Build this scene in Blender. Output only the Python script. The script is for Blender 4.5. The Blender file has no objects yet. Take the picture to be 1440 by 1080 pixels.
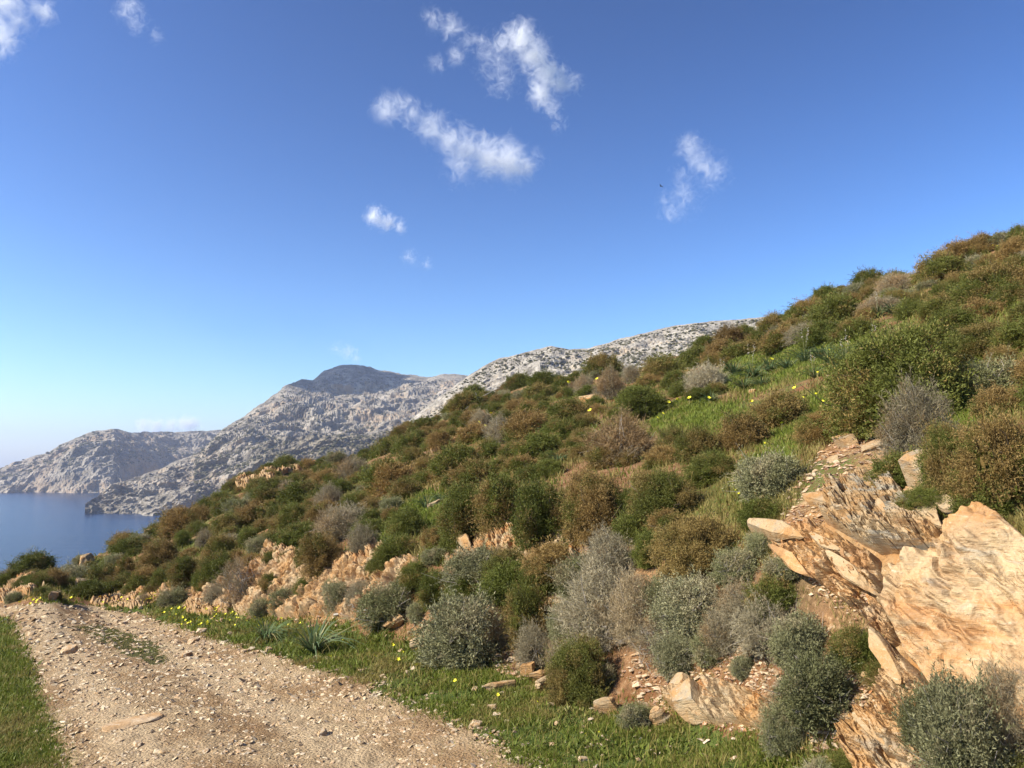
import bpy, bmesh, math, random
import numpy as np
from mathutils import Vector, Matrix
D = bpy.data
SC = bpy.context.scene
COL = SC.collection
rng = np.random.default_rng(7)
random.seed(7)
R = math.radians

# ------------------------------------------------------------------ noise
def _hash(i, j, k, s):
    h = (i.astype(np.int64)*374761393 + j.astype(np.int64)*668265263 + k.astype(np.int64)*2147483647 + s*144665) & 0xffffffff
    h = ((h ^ (h >> 13))*1274126177) & 0xffffffff
    h = ((h ^ (h >> 16))*2246822519) & 0xffffffff
    return ((h ^ (h >> 15)) & 0xffffff)/float(0xffffff)

def vnoise(x, y, z=None, s=0):
    x = np.asarray(x, float); y = np.asarray(y, float)
    z = np.zeros_like(x) if z is None else np.asarray(z, float)
    i, j, k = np.floor(x).astype(int), np.floor(y).astype(int), np.floor(z).astype(int)
    fx, fy, fz = x-i, y-j, z-k
    fx, fy, fz = fx*fx*fx*(fx*(fx*6-15)+10), fy*fy*fy*(fy*(fy*6-15)+10), fz*fz*fz*(fz*(fz*6-15)+10)
    def c(a, b, d): return _hash(i+a, j+b, k+d, s)
    x00 = c(0,0,0)*(1-fx)+c(1,0,0)*fx; x10 = c(0,1,0)*(1-fx)+c(1,1,0)*fx
    x01 = c(0,0,1)*(1-fx)+c(1,0,1)*fx; x11 = c(0,1,1)*(1-fx)+c(1,1,1)*fx
    return (x00*(1-fy)+x10*fy)*(1-fz)+(x01*(1-fy)+x11*fy)*fz

def fbm(x, y, z=None, s=0, oct=4, gain=.5, lac=2.03):
    t = 0; a = 1; n = 0
    x = np.asarray(x, float); y = np.asarray(y, float); z = np.zeros_like(x) if z is None else np.asarray(z, float)
    for o in range(oct):
        t = t + a*vnoise(x, y, z, s+o*17); n += a
        x = x*lac+3.1; y = y*lac+7.7; z = z*lac+1.3; a *= gain
    return t/n

def ridged(x, y, z=None, s=0, oct=4):
    t = 0; a = 1; n = 0
    x = np.asarray(x, float); y = np.asarray(y, float); z = np.zeros_like(x) if z is None else np.asarray(z, float)
    for o in range(oct):
        t = t + a*(1-np.abs(2*vnoise(x, y, z, s+o*17)-1)); n += a
        x = x*2.07+3.1; y = y*2.07+7.7; z = z*2.07+1.3; a *= .5
    return t/n

def sst(a, b, x):
    t = np.clip((x-a)/(b-a), 0, 1)
    return t*t*(3-2*t)

# ------------------------------------------------------------------ mesh helpers
def make_mesh(name, V, faces, mat=None, smooth=False, attrs=None, cols=None):
    """faces: list of int arrays (n,3) or (n,4)"""
    me = D.meshes.new(name)
    V = np.asarray(V, np.float32)
    me.vertices.add(len(V)); me.vertices.foreach_set('co', V.ravel())
    faces = [np.asarray(f) for f in faces if len(f)]
    loops = np.concatenate([f.ravel() for f in faces]).astype(np.int32)
    starts = []; o = 0
    for f in faces:
        starts.append(o+np.arange(len(f))*f.shape[1]); o += f.size
    starts = np.concatenate(starts).astype(np.int32)
    me.loops.add(len(loops)); me.loops.foreach_set('vertex_index', loops)
    me.polygons.add(len(starts)); me.polygons.foreach_set('loop_start', starts)
    if smooth: me.polygons.foreach_set('use_smooth', np.ones(len(starts), bool))
    else: me.polygons.foreach_set('use_smooth', np.zeros(len(starts), bool))
    for k, a in (attrs or {}).items():
        at = me.attributes.new(k, 'FLOAT', 'POINT'); at.data.foreach_set('value', np.asarray(a, np.float32).ravel())
    for k, a in (cols or {}).items():
        at = me.attributes.new(k, 'FLOAT_COLOR', 'POINT')
        a = np.asarray(a, np.float32)
        if a.shape[1] == 3: a = np.concatenate([a, np.ones((len(a), 1), np.float32)], 1)
        at.data.foreach_set('color', a.ravel())
    if mat: me.materials.append(mat)
    me.update(calc_edges=True); me.validate()
    return me

def link(name, data, parent=None, loc=None, rot=None, scale=None):
    o = D.objects.new(name, data); COL.objects.link(o)
    if parent: o.parent = parent
    if loc is not None: o.location = loc
    if rot is not None: o.rotation_euler = rot
    if scale is not None: o.scale = scale
    return o

def tag(o, label=None, cat=None, group=None, kind=None):
    if label: o['label'] = label; o['kind'] = 'thing'
    if cat: o['category'] = cat
    if group: o['group'] = group
    if kind: o['kind'] = kind
    return o

def grid_faces(nr, nc, mask=None):
    i = np.arange(nr-1)[:, None]*nc+np.arange(nc-1)[None]
    f = np.stack([i, i+1, i+nc+1, i+nc], -1)
    if mask is not None: f = f[mask]
    return f.reshape(-1, 4)

def compact(V, F, *arrs):
    used = np.unique(F); m = np.full(len(V), -1); m[used] = np.arange(len(used))
    return (V[used], m[F]) + tuple(a[used] for a in arrs)

def inpoly(px, py, poly):
    px = np.asarray(px, float); py = np.asarray(py, float)
    c = np.zeros(px.shape, bool); n = len(poly)
    for i in range(n):
        x1, y1 = poly[i]; x2, y2 = poly[i-1]
        if y1 == y2: continue
        cond = ((y1 > py) != (y2 > py)) & (px < (x2-x1)*(py-y1)/(y2-y1)+x1)
        c ^= cond
    return c

# ------------------------------------------------------------------ camera model
F = 1120.0; EYE = 1.6; PITCH = math.atan(112/F)
cp, sp = math.cos(PITCH), math.sin(PITCH)
def ray(px, py):
    X = (np.asarray(px, float)-720)/F; Y = (540-np.asarray(py, float))/F
    dx, dy, dz = X, cp-Y*sp, sp+Y*cp
    h = np.hypot(dx, dy)
    return np.arctan2(dx, dy), dz/h         # azimuth, tan(elevation)
def at(px, py, r):
    """point at horizontal distance r along the ray of a photo pixel"""
    a, t = ray(px, py)
    return np.stack([np.sin(a)*r, np.cos(a)*r, EYE+t*r], -1)
def project(P):
    P = np.asarray(P, float)
    x, y, z = P[..., 0], P[..., 1], P[..., 2]-EYE
    d = y*cp+z*sp; Y = (-y*sp+z*cp)/d
    return 720+F*x/d, 540-F*Y, d

# ------------------------------------------------------------------ terrain
UX, UY = -.545, .838
G = .09
def uv(x, y): return UX*x+UY*y, UY*x-UX*y
def base_ground(x, y):
    u, v = uv(x, y)
    uc = np.clip(u, -14, 60)
    zr = -G*uc
    toe = np.interp(u, [-12, 0, 2.7, 5, 7, 12, 16, 22, 30], [3.0, 3.4, 3.75, 4.15, 4.4, 4.5, 3.9, 3.2, 1.5])
    toe = toe+.35*(fbm(u*.6, u*0+3.3, s=11, oct=3)-.5)*2
    t = v-toe
    B = np.interp(u, [-12, 0, 3, 6, 10, 16, 24, 30], [1.2, 1.35, 1.4, 1.25, 1.15, 1.1, .7, .3])
    z = zr+B*(.75*sst(-.05, 1.1, t)+.25*sst(.5, 2.5, t))+.34*np.maximum(0, t-.6)
    z = z+.10*sst(-1.8, 0, t)
    vl = .05+.02*np.clip(u-5, -10, 10)
    tl = vl-v
    z = z+.05*sst(0, .4, tl)-.55*np.maximum(0, tl-1.6)
    z = z+.085*np.cos((v-1.3)*math.pi/1.15)*sst(3, .2, np.abs(v-1.3))*.5      # wheel ruts
    return z, u, v, t, tl

SKY = np.array([(-900,960),(-400,905),(-160,850),(0,823),(33,803),(60,787),(100,780),(133,770),(160,762),(207,742),(230,740),(253,727),(287,707),(313,687),(345,668),(380,657),(430,648),(500,632),(547,612),(580,585),(613,580),(630,567),(647,552),(667,545),(713,541),(743,528),(770,520),(800,524),(847,503),(880,507),(913,500),(937,485),(960,480),(1003,467),(1027,453),(1077,453),(1097,437),(1127,415),(1187,397),(1227,382),(1253,370),(1280,373),(1310,352),(1360,338),(1420,318),(1440,308),(1600,250),(2200,150)], float)
RID = np.array([(-900,12),(-400,18),(-160,22),(0,27),(110,30),(230,42),(330,52),(430,62),(500,62),(600,55),(700,50),(800,45),(900,42),(1010,40),(1100,36),(1200,34),(1300,32),(1440,30),(1600,28),(2200,26)], float)
def px_of_az(a): return 720+F*np.tan(np.clip(a, -1.1, 1.1))*1.0
PHI = np.concatenate([np.arange(-180, -46, 4), np.arange(-46, 46, .125), np.arange(46, 180.1, 4)])
PHI = np.radians(PHI)
RR = np.concatenate([[.05, .5], 1.1*1.0065**np.arange(0, 692)])
RR = np.concatenate([RR, RR[-1]*1.06**np.arange(1, 32)])
PH, RG = np.meshgrid(PHI, RR, indexing='ij')
XG, YG = np.sin(PH)*RG, np.cos(PH)*RG
ZG, UG, VG, TG, TLG = base_ground(XG, YG)
# fit the hill's far edge to the photographed skyline (ground lies ~0.5 m under the shrub tops)
_p = px_of_az(PHI)
_R = np.interp(_p, RID[:, 0], RID[:, 1]); _sky = np.interp(_p, SKY[:, 0], SKY[:, 1])
_front = np.abs(PHI) < R(70)
_shrub = np.interp(_p, [0, 200, 330, 450, 500, 1440], [.25, .4, .35, .4, .62, .68])
_T = ray(_p, _sky)[1]-_shrub/_R
_T = np.where(_front, _T, -.1)
for it in range(len(PHI)):
    zR = np.interp(_R[it], RR, ZG[it])
    c = (EYE+_T[it]*_R[it]-zR)/_R[it]
    if not _front[it]: c = 0
    rr = RR; w = sst(.22, 1.0, rr/_R[it])
    z = ZG[it]+c*np.minimum(rr, _R[it])*w
    zR2 = np.interp(_R[it], rr, z)
    over = np.maximum(0, rr-_R[it])
    sl = _T[it] if _front[it] else -.1
    zo = zR2+sl*over-.42*over-.004*over**1.5
    ZG[it] = np.where(rr > _R[it], zo, z)
ZG = np.maximum(ZG, -46)
hillm = sst(-.1, .7, TG); bankm = sst(-.1, .25, TG)*sst(2.6, 1.2, TG)
far_fade = np.clip(RG/20, .6, 2.2)
ZG += hillm*.30*(fbm(XG/2.2, YG/2.2, s=5, oct=3)-.5)*far_fade
ZG += (.25+hillm)*.06*(fbm(XG/.45, YG/.45, s=6, oct=3)-.5)*(.35+.65*sst(16, 8, RG))
ZG += bankm*(.20*(ridged(UG/1.1, VG/.8, s=8, oct=3)-.62)+.10*(fbm(XG/.16, YG/.16, s=9, oct=3)-.5)*sst(9, 5, RG))
ZG += (1-hillm)*.022*(fbm(XG/.12, YG/.12, s=10, oct=3)-.5)*2
TT = (ZG-EYE)/RG
TM = np.maximum.accumulate(np.where(RG < 1.0, -9, TT), axis=1)

def ground_z(x, y):
    x = np.asarray(x, float); y = np.asarray(y, float)
    a = np.arctan2(x, y); r = np.maximum(np.hypot(x, y), .06)
    ia = np.clip(np.searchsorted(PHI, a)-1, 0, len(PHI)-2); ir = np.clip(np.searchsorted(RR, r)-1, 0, len(RR)-2)
    fa = (a-PHI[ia])/(PHI[ia+1]-PHI[ia]); fr = (r-RR[ir])/(RR[ir+1]-RR[ir])
    return (ZG[ia, ir]*(1-fa)*(1-fr)+ZG[ia+1, ir]*fa*(1-fr)+ZG[ia, ir+1]*(1-fa)*fr+ZG[ia+1, ir+1]*fa*fr)
def pick(px, py):
    """photo pixel -> first point of the ground along its ray (the skyline itself when the ray misses)"""
    px = np.atleast_1d(np.asarray(px, float)); py = np.atleast_1d(np.asarray(py, float))
    a, t = ray(px, py)
    fi = np.clip(np.interp(a, PHI, np.arange(len(PHI))), 0, len(PHI)-1.001); i0 = fi.astype(int); fr = fi-i0
    def cast(ia):
        r = np.empty(len(px)); o = np.argsort(ia, kind='stable'); hit = np.ones(len(px), bool)
        bounds = np.flatnonzero(np.diff(ia[o]))+1
        for g in np.split(o, bounds):
            col = TM[ia[g[0]]]; tt = t[g]; mx = col[:-1].max(); hit[g] = tt <= mx
            tt = np.minimum(tt, mx-1e-6)
            j = np.clip(np.searchsorted(col, tt, side='left'), 1, len(RR)-1)
            f = np.clip((tt-col[j-1])/np.maximum(col[j]-col[j-1], 1e-9), 0, 1)
            r[g] = RR[j-1]+f*(RR[j]-RR[j-1])
        return r, hit
    ra, ha = cast(i0); rb, hb = cast(i0+1)
    near = np.where(fr < .5, ra, rb); hit = np.where(fr < .5, ha, hb)
    r = np.where(np.abs(ra-rb) < .12*near, ra*(1-fr)+rb*fr, near)
    x, y = np.sin(a)*r, np.cos(a)*r
    return np.stack([x, y, ground_z(x, y)], -1), hit
def pick1(px, py): return pick(px, py)[0][0]
def ground_n(x, y, e=.15):
    zx = (ground_z(x+e, y)-ground_z(x-e, y))/(2*e); zy = (ground_z(x, y+e)-ground_z(x, y-e))/(2*e)
    n = np.stack([-zx, -zy, np.ones_like(zx)], -1)
    return n/np.linalg.norm(n, axis=-1, keepdims=True)
# ------------------------------------------------------------------ material helpers
class NT:
    def __init__(s, name):
        s.m = D.materials.new(name); s.m.use_nodes = True
        s.t = s.m.node_tree; s.t.nodes.clear()
        s.out = s.n('ShaderNodeOutputMaterial')
    def n(s, typ, **kw):
        nd = s.t.nodes.new(typ)
        for k, v in kw.items():
            if k in nd.inputs.keys(): s.set(nd.inputs[k], v)
            else: setattr(nd, k, v)
        return nd
    def set(s, inp, v):
        if isinstance(v, bpy.types.NodeSocket): s.t.links.new(v, inp)
        elif isinstance(v, tuple) and len(v) == 3 and inp.type == 'RGBA': inp.default_value = v+(1,)
        else: inp.default_value = v
    def math(s, op, a, b=None, c=None, clamp=False):
        nd = s.n('ShaderNodeMath', operation=op, use_clamp=clamp)
        for i, v in enumerate((a, b, c)):
            if v is not None: s.set(nd.inputs[i], v)
        return nd.outputs[0]
    def mix(s, f, a, b):
        nd = s.n('ShaderNodeMix', data_type='RGBA')
        s.set(nd.inputs[0], f); s.set(nd.inputs[6], a); s.set(nd.inputs[7], b)
        return nd.outputs[2]
    def ramp(s, v, lo, hi):
        nd = s.n('ShaderNodeMapRange', interpolation_type='SMOOTHSTEP')
        s.set(nd.inputs[0], v); nd.inputs[1].default_value = lo; nd.inputs[2].default_value = hi
        return nd.outputs[0]
    def noise(s, vec, scale, detail=4, rough=.5, dist=0):
        nd = s.n('ShaderNodeTexNoise', Scale=scale, Detail=detail, Roughness=rough, Distortion=dist)
        s.set(nd.inputs['Vector'], vec)
        return nd.outputs[0]
    def attr(s, name): return s.n('ShaderNodeAttribute', attribute_name=name)
    def pos(s): return s.n('ShaderNodeNewGeometry').outputs['Position']
    def obj(s): return s.n('ShaderNodeTexCoord').outputs['Object']
    def mapping(s, vec, rot=(0,0,0), scale=(1,1,1)):
        nd = s.n('ShaderNodeMapping', Rotation=rot, Scale=scale); s.set(nd.inputs['Vector'], vec)
        return nd.outputs[0]
    def bump(s, h, strength=.5, dist=.02):
        nd = s.n('ShaderNodeBump', Strength=strength, Distance=dist); s.set(nd.inputs['Height'], h)
        return nd.outputs[0]
    def bsdf(s, color, rough=.9, normal=None, spec=.2, **kw):
        nd = s.n('ShaderNodeBsdfPrincipled', Roughness=rough); s.set(nd.inputs['Base Color'], color)
        nd.inputs['Specular IOR Level'].default_value = spec
        if normal is not None: s.set(nd.inputs['Normal'], normal)
        s.t.links.new(nd.outputs[0], s.out.inputs[0])
        return nd

def mat_ground():
    s = NT('hillside_soil'); p = s.pos()
    n1 = s.noise(p, .55, 5); n2 = s.noise(p, 3.5, 6, .6); n3 = s.noise(p, 22, 5, .65); n4 = s.noise(p, 90, 3, .6)
    soil = s.mix(s.ramp(n2, .35, .68), (.15,.066,.026), (.26,.145,.07))
    soil = s.mix(s.ramp(n1, .45, .7), soil, (.15,.10,.048))
    soil = s.mix(s.math('MULTIPLY', s.ramp(n3, .5, .72), .7), soil, (.35,.235,.13))
    soil = s.mix(s.math('MULTIPLY', s.ramp(n3, .5, .3), .55), soil, (.09,.05,.025))
    rock = s.mix(s.ramp(n2, .35, .65), (.38,.255,.13), (.34,.17,.06))
    rock = s.mix(s.ramp(n3, .58, .75), rock, (.47,.37,.24))
    rock = s.mix(s.ramp(n3, .46, .30), rock, (.22,.115,.048))
    gr = s.mix(s.ramp(n3, .35, .65), (.045,.07,.013), (.10,.125,.028))
    gr = s.mix(s.ramp(n2, .55, .75), gr, (.15,.10,.045))
    a = s.attr('mask').outputs['Color']
    sep = s.n('ShaderNodeSeparateColor'); s.set(sep.inputs[0], a)
    jit = s.math('MULTIPLY', s.math('SUBTRACT', n3, .5), .9)
    fr = s.ramp(s.math('ADD', sep.outputs[0], jit), .35, .65)
    fg = s.ramp(s.math('ADD', sep.outputs[1], jit), .35, .65)
    c = s.mix(fr, soil, rock); c = s.mix(fg, c, gr)
    h = s.math('ADD', s.math('MULTIPLY', n3, .7), s.math('MULTIPLY', n4, .35))
    s.bsdf(c, .95, s.bump(h, .9, .05), .1)
    return s.m

def mat_road():
    s = NT('road_dirt'); p = s.pos()
    n1 = s.noise(p, 1.1, 5); n2 = s.noise(p, 7, 6, .65); n3 = s.noise(p, 38, 5, .7); n4 = s.noise(p, 130, 3, .6)
    c = s.mix(s.ramp(n1, .38, .66), (.265,.165,.08), (.38,.27,.15))
    c = s.mix(s.math('MULTIPLY', s.ramp(n2, .56, .74), .75), c, (.27,.145,.07))
    c = s.mix(s.math('MULTIPLY', s.ramp(n2, .44, .28), .5), c, (.46,.355,.22))
    c = s.mix(s.math('MULTIPLY', s.ramp(n3, .55, .70), .75), c, (.50,.41,.28))
    c = s.mix(s.math('MULTIPLY', s.ramp(n3, .45, .30), .7), c, (.17,.105,.06))
    rut = s.attr('rut').outputs['Fac']
    c = s.mix(s.math('MULTIPLY', s.ramp(s.math('ADD', rut, s.math('MULTIPLY', s.math('SUBTRACT', n2, .5), .9)), .35, .8), .65), c, (.45,.335,.20))
    g = s.attr('grassy').outputs['Fac']
    c = s.mix(s.ramp(s.math('ADD', g, s.math('SUBTRACT', n3, .5)), .42, .7), c, s.mix(n2, (.05,.06,.016), (.13,.11,.04)))
    vo = s.n('ShaderNodeTexVoronoi', Scale=42.0); s.set(vo.inputs['Vector'], p)
    h = s.math('ADD', s.math('MULTIPLY', n3, .7), s.math('ADD', s.math('MULTIPLY', n4, .3), s.math('MULTIPLY', vo.outputs[0], -.5)))
    s.bsdf(c, .95, s.bump(h, 1.0, .035), .1)
    return s.m

STR_EUL = tuple(Vector((.60, -.25, .76)).normalized().rotation_difference(Vector((0, 0, 1))).to_euler())
def mat_rock(name, warm=.5, grey=.4, scale=1.0, strata=True, objspace=False, earth=0, scar=0, dim=1):
    s = NT(name); p = s.obj() if objspace else s.pos()
    if objspace:
        oi = s.n('ShaderNodeObjectInfo')
        add = s.n('ShaderNodeVectorMath', operation='ADD'); s.set(add.inputs[0], p)
        sc_ = s.n('ShaderNodeVectorMath', operation='SCALE'); s.set(sc_.inputs[0], oi.outputs['Location']); sc_.inputs['Scale'].default_value = 3.1
        s.set(add.inputs[1], sc_.outputs[0]); p = add.outputs[0]
    q = s.mapping(p, (0, 0, 0) if objspace else STR_EUL, (1.0*scale, 1.0*scale, 6*scale)) if strata else s.mapping(p, scale=(scale*1.6,)*3)
    n1 = s.noise(p, 1.7*scale, 5, .6); n2 = s.noise(q, 1.3, 8, .66, .12); n3 = s.noise(q, 8, 5, .65, .1); n4 = s.noise(p, 55*scale, 4, .65)
    c = s.mix(s.ramp(n1, .40, .62), (.42,.30,.165), (.39,.22,.085))
    c = s.mix(s.math('MULTIPLY', s.ramp(n2, .50, .66), warm), c, (.40,.17,.045))
    c = s.mix(s.math('MULTIPLY', s.ramp(n2, .47, .34), grey), c, (.29,.255,.19))
    c = s.mix(s.ramp(n3, .58, .74), c, (.52,.42,.28))
    c = s.mix(s.math('MULTIPLY', s.ramp(n3, .42, .28), .75), c, (.16,.09,.042))
    c = s.mix(s.math('MULTIPLY', s.ramp(n4, .52, .7), .3), c, (.55,.46,.33))
    if earth: c = s.mix(s.math('MULTIPLY', s.ramp(s.noise(p, 3.2, 6, .65), .42, .60), earth), c, (.24,.115,.045))
    if scar: c = s.mix(s.math('MULTIPLY', s.ramp(s.noise(s.mapping(p, STR_EUL, (.6, .9, 1.6)), 1.5, 4, .55, .6), .59, .65), scar), c, s.mix(s.ramp(n3, .4, .6), (.46,.37,.24), (.60,.52,.39)))
    h = s.math('ADD', s.math('MULTIPLY', n3, .8), s.math('MULTIPLY', n4, .25))
    if dim != 1: c = s.mix(1-dim, c, (0, 0, 0))
    s.bsdf(c, .88, s.bump(h, .8, .03), .15)
    return s.m

def mat_stone():
    s = NT('loose_stone'); p = s.obj(); oi = s.n('ShaderNodeObjectInfo')
    add = s.n('ShaderNodeVectorMath', operation='ADD'); s.set(add.inputs[0], p); s.set(add.inputs[1], oi.outputs['Location'])
    n2 = s.noise(add.outputs[0], 3.5, 5, .6); n3 = s.noise(add.outputs[0], 14, 4, .6)
    c = s.mix(s.ramp(n2, .38, .65), s.mix(oi.outputs['Random'], (.43,.32,.19), (.46,.37,.26)), (.36,.21,.09))
    c = s.mix(s.math('MULTIPLY', s.ramp(n3, .52, .72), .6), c, (.30,.24,.17))
    c = s.mix(s.ramp(n3, .42, .28), c, (.54,.46,.35))
    s.bsdf(c, .9, s.bump(n3, .5, .03), .15)
    return s.m

def mat_pebbles(name):
    s = NT(name); a = s.attr('col').outputs['Color']; p = s.pos()
    n = s.noise(p, 70, 3)
    c = s.mix(s.math('MULTIPLY', s.ramp(n, .4, .7), .5), a, (.62,.52,.40))
    s.bsdf(c, .92, None, .12)
    return s.m

# ------------------------------------------------------------------ near ground and road
def world_poly(pts): 
    P, _ = pick([p[0] for p in pts], [p[1] for p in pts])
    return [(q[0], q[1]) for q in P]
def uv2xy(u, v): return (UX*u-UY*v*-1 if False else UX*u+UY*v, UY*u-UX*v)
ROAD_PX_L = [(90,1079),(62,1000),(42,940),(28,905),(12,872),(-40,866),(-160,872)]
ROAD_PX_R = [(-160,858),(-60,851),(10,853),(60,851),(130,852),(200,863),(300,897),(400,927),(500,957),(600,1000),(740,1079)]
ROAD = [uv2xy(-16, .5), uv2xy(3, .5)]+world_poly(ROAD_PX_L)+world_poly(ROAD_PX_R)+[uv2xy(2.5, 3.0), uv2xy(-16, 3.1)]
VERGE_R = world_poly([(740,1079),(600,1000),(500,957),(400,927),(300,897),(200,863),(130,852),(60,851),(80,840),(200,845),(330,860),(480,884),(560,905),(620,925),(700,945),(790,985),(900,1010),(1000,1030),(1100,1040),(1180,1062)])+[uv2xy(2.2, 3.7), uv2xy(-10, 3.6), uv2xy(-10, 3.05), uv2xy(2.5, 3.0)]
VERGE_L = world_poly([(90,1079),(62,1000),(42,940),(28,905),(12,872),(-40,866),(-160,872)])+[uv2xy(20, -6), uv2xy(-10, -6), uv2xy(-10, .5), uv2xy(3, .5)]
HGPX = (
    [(1040,700),(1060,640),(1110,560),(1160,545),(1205,560),(1205,596),(1150,606),(1112,640),(1082,690),(1050,718)],
    [(900,600),(960,560),(1010,565),(1060,590),(1040,640),(960,610)],
    [(1010,545),(1030,500),(1230,470),(1240,520),(1150,530)],
    [(1290,640),(1330,560),(1390,545),(1360,600)],
    [(560,720),(600,690),(640,700),(630,740)])
HILLGRASS = [world_poly(q) for q in HGPX]
ROCKPX = {
 'right': [(1068,748),(1100,735),(1150,738),(1185,700),(1230,676),(1275,690),(1320,735),(1345,760),(1388,728),(1415,745),(1480,800),(1520,1000),(1480,1110),(1200,1110),(1195,1050),(1235,1000),(1255,930),(1240,880),(1200,850),(1150,815),(1090,790)],
 'bank': [(328,862),(330,830),(345,800),(385,768),(415,775),(440,790),(470,788),(500,775),(535,768),(575,782),(600,795),(560,815),(520,845),(490,870),(440,872),(400,868),(375,862)],
 'upper': [(625,800),(635,755),(700,740),(760,752),(800,752),(830,770),(800,790),(740,800),(680,795)],
 'low': [(128,850),(140,825),(175,808),(205,805),(235,812),(245,838),(200,852),(160,855)],
 'mid': [(255,862),(270,845),(300,825),(325,815),(330,850),(320,866)],
 'foot': [(945,975),(985,955),(1030,962),(1080,985),(1110,1015),(1080,1030),(1020,1015),(985,1020),(950,1000)],
 'spur': [(-10,850),(20,822),(60,806),(90,812),(100,835),(40,845)],
}
SOILPX = [(1100,735),(1130,690),(1150,640),(1190,605),(1260,600),(1275,640),(1240,680),(1180,710),(1150,745)]
def mask_at(x, y, wob=.18):
    jx = x+wob*(fbm(x/.5, y/.5, s=31, oct=3)-.5)*2; jy = y+wob*(fbm(x/.5, y/.5, s=32, oct=3)-.5)*2
    g = inpoly(jx, jy, VERGE_R) | inpoly(jx, jy, VERGE_L)
    for q in HILLGRASS: g = g | inpoly(jx, jy, q)
    return g
def build_ground():
    x, y = XG.ravel(), YG.ravel()
    P = np.stack([x, y, ZG.ravel()], -1)
    g = sum(mask_at(x+.05*rng.normal(size=len(x)), y+.05*rng.normal(size=len(x))) for _ in range(5))/5.
    w = .9*(fbm(x/.8, y/.8, s=41, oct=3)-.5)
    px, py, d = project(P); ok = d > .3
    rk = np.zeros(len(x))
    for q in ROCKPX.values():
        rk = np.maximum(rk, .62*(inpoly(px, py, q) & ok))
    t = TG.ravel()
    rk = np.maximum(rk, np.clip(sst(-.05, .2, t)*sst(1.5, .9, t)*.40+w*.7, 0, 1))
    rk = np.maximum(rk, .45*sst(.6, .75, fbm(x/3, y/3, s=44, oct=3))*(t > 1))
    rk[inpoly(px, py, SOILPX) & ok] = .5; g[inpoly(px, py, SOILPX) & ok] *= .2
    g = np.maximum(g, .55*sst(.5, .62, fbm(x/1.9, y/1.9, s=45, oct=4))*(t > 1.4))
    cols = np.stack([rk, g*(rk < .7), np.zeros(len(x))], -1)
    me = make_mesh('hillside', P, [grid_faces(*XG.shape)], mat_ground(), True, cols={'mask': cols})
    o = link('hillside', me); tag(o, kind='structure')
    # dirt road: a sheet of its own a few mm above the hillside sheet
    rpoly = ROAD
    jx = x+.16*(fbm(x/.35, y/.35, s=33, oct=4)-.5)*2; jy = y+.16*(fbm(x/.35, y/.35, s=34, oct=4)-.5)*2
    m = inpoly(jx, jy, rpoly).reshape(XG.shape)
    cell = m[:-1, :-1] & m[1:, :-1] & m[:-1, 1:] & m[1:, 1:]
    Fq = grid_faces(XG.shape[0], XG.shape[1], cell)
    Q = P.copy(); Q[:, 2] += .012+.02*(ridged(x/.22, y/.22, s=51, oct=3)-.5)*sst(40, 10, np.hypot(x, y))
    isl = world_poly([(105,882),(140,880),(185,893),(215,905),(240,930),(215,937),(180,920),(140,900)])
    gi = inpoly(jx, jy, isl).astype(float)*.9
    gi = np.maximum(gi, .25*sst(.58, .7, fbm(x/.9, y/.9, s=52, oct=3)))
    vv = VG.ravel(); rt = np.maximum(np.exp(-((vv-1.05)/.28)**2), np.exp(-((vv-2.35)/.30)**2))
    Vr, Fr, gi, rt = compact(Q, Fq, gi, rt)
    o = link('dirt_road', make_mesh('dirt_road', Vr, [Fr], mat_road(), True, attrs={'grassy': gi, 'rut': rt})); tag(o, kind='structure')
build_ground()

# ------------------------------------------------------------------ far land and sea
SEA = -40.0
def mat_limestone(name, base, dark, ochre, scrub, scale=1.0, scrub_amt=.55):
    s = NT(name); p = s.pos()
    n1 = s.noise(p, .012*scale, 6, .6); n2 = s.noise(p, .05*scale, 6, .65); n3 = s.noise(p, .22*scale, 5, .65)
    pv = s.mapping(p, scale=(1, 1, .3)); nv = s.noise(pv, .06*scale, 6, .65, .5)
    nz = s.n('ShaderNodeSeparateXYZ'); s.set(nz.inputs[0], s.n('ShaderNodeNewGeometry').outputs['Normal'])
    c = s.mix(s.ramp(n2, .38, .64), dark, base)
    c = s.mix(s.ramp(nv, .47, .36), c, tuple(q*.55 for q in dark))
    steep = s.ramp(nz.outputs[2], .75, .4)
    c = s.mix(s.math('MULTIPLY', steep, s.math('MULTIPLY', s.ramp(n1, .44, .60), .85)), c, ochre)
    veg = s.math('MULTIPLY', s.ramp(n3, .5, .58), s.ramp(nz.outputs[2], .35, .65))
    band = s.attr('scrub').outputs['Fac']
    c = s.mix(s.math('MULTIPLY', veg, scrub_amt), c, scrub)
    c = s.mix(s.ramp(s.math('ADD', band, s.math('MULTIPLY', s.math('SUBTRACT', n2, .5), 1.1)), .4, .75), c, s.mix(s.ramp(n3, .4, .6), scrub, tuple(q*1.9 for q in scrub)))
    s.bsdf(c, .95, s.bump(s.math('ADD', n3, n2), .8, 3.0/scale), .05)
    return s.m

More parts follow.
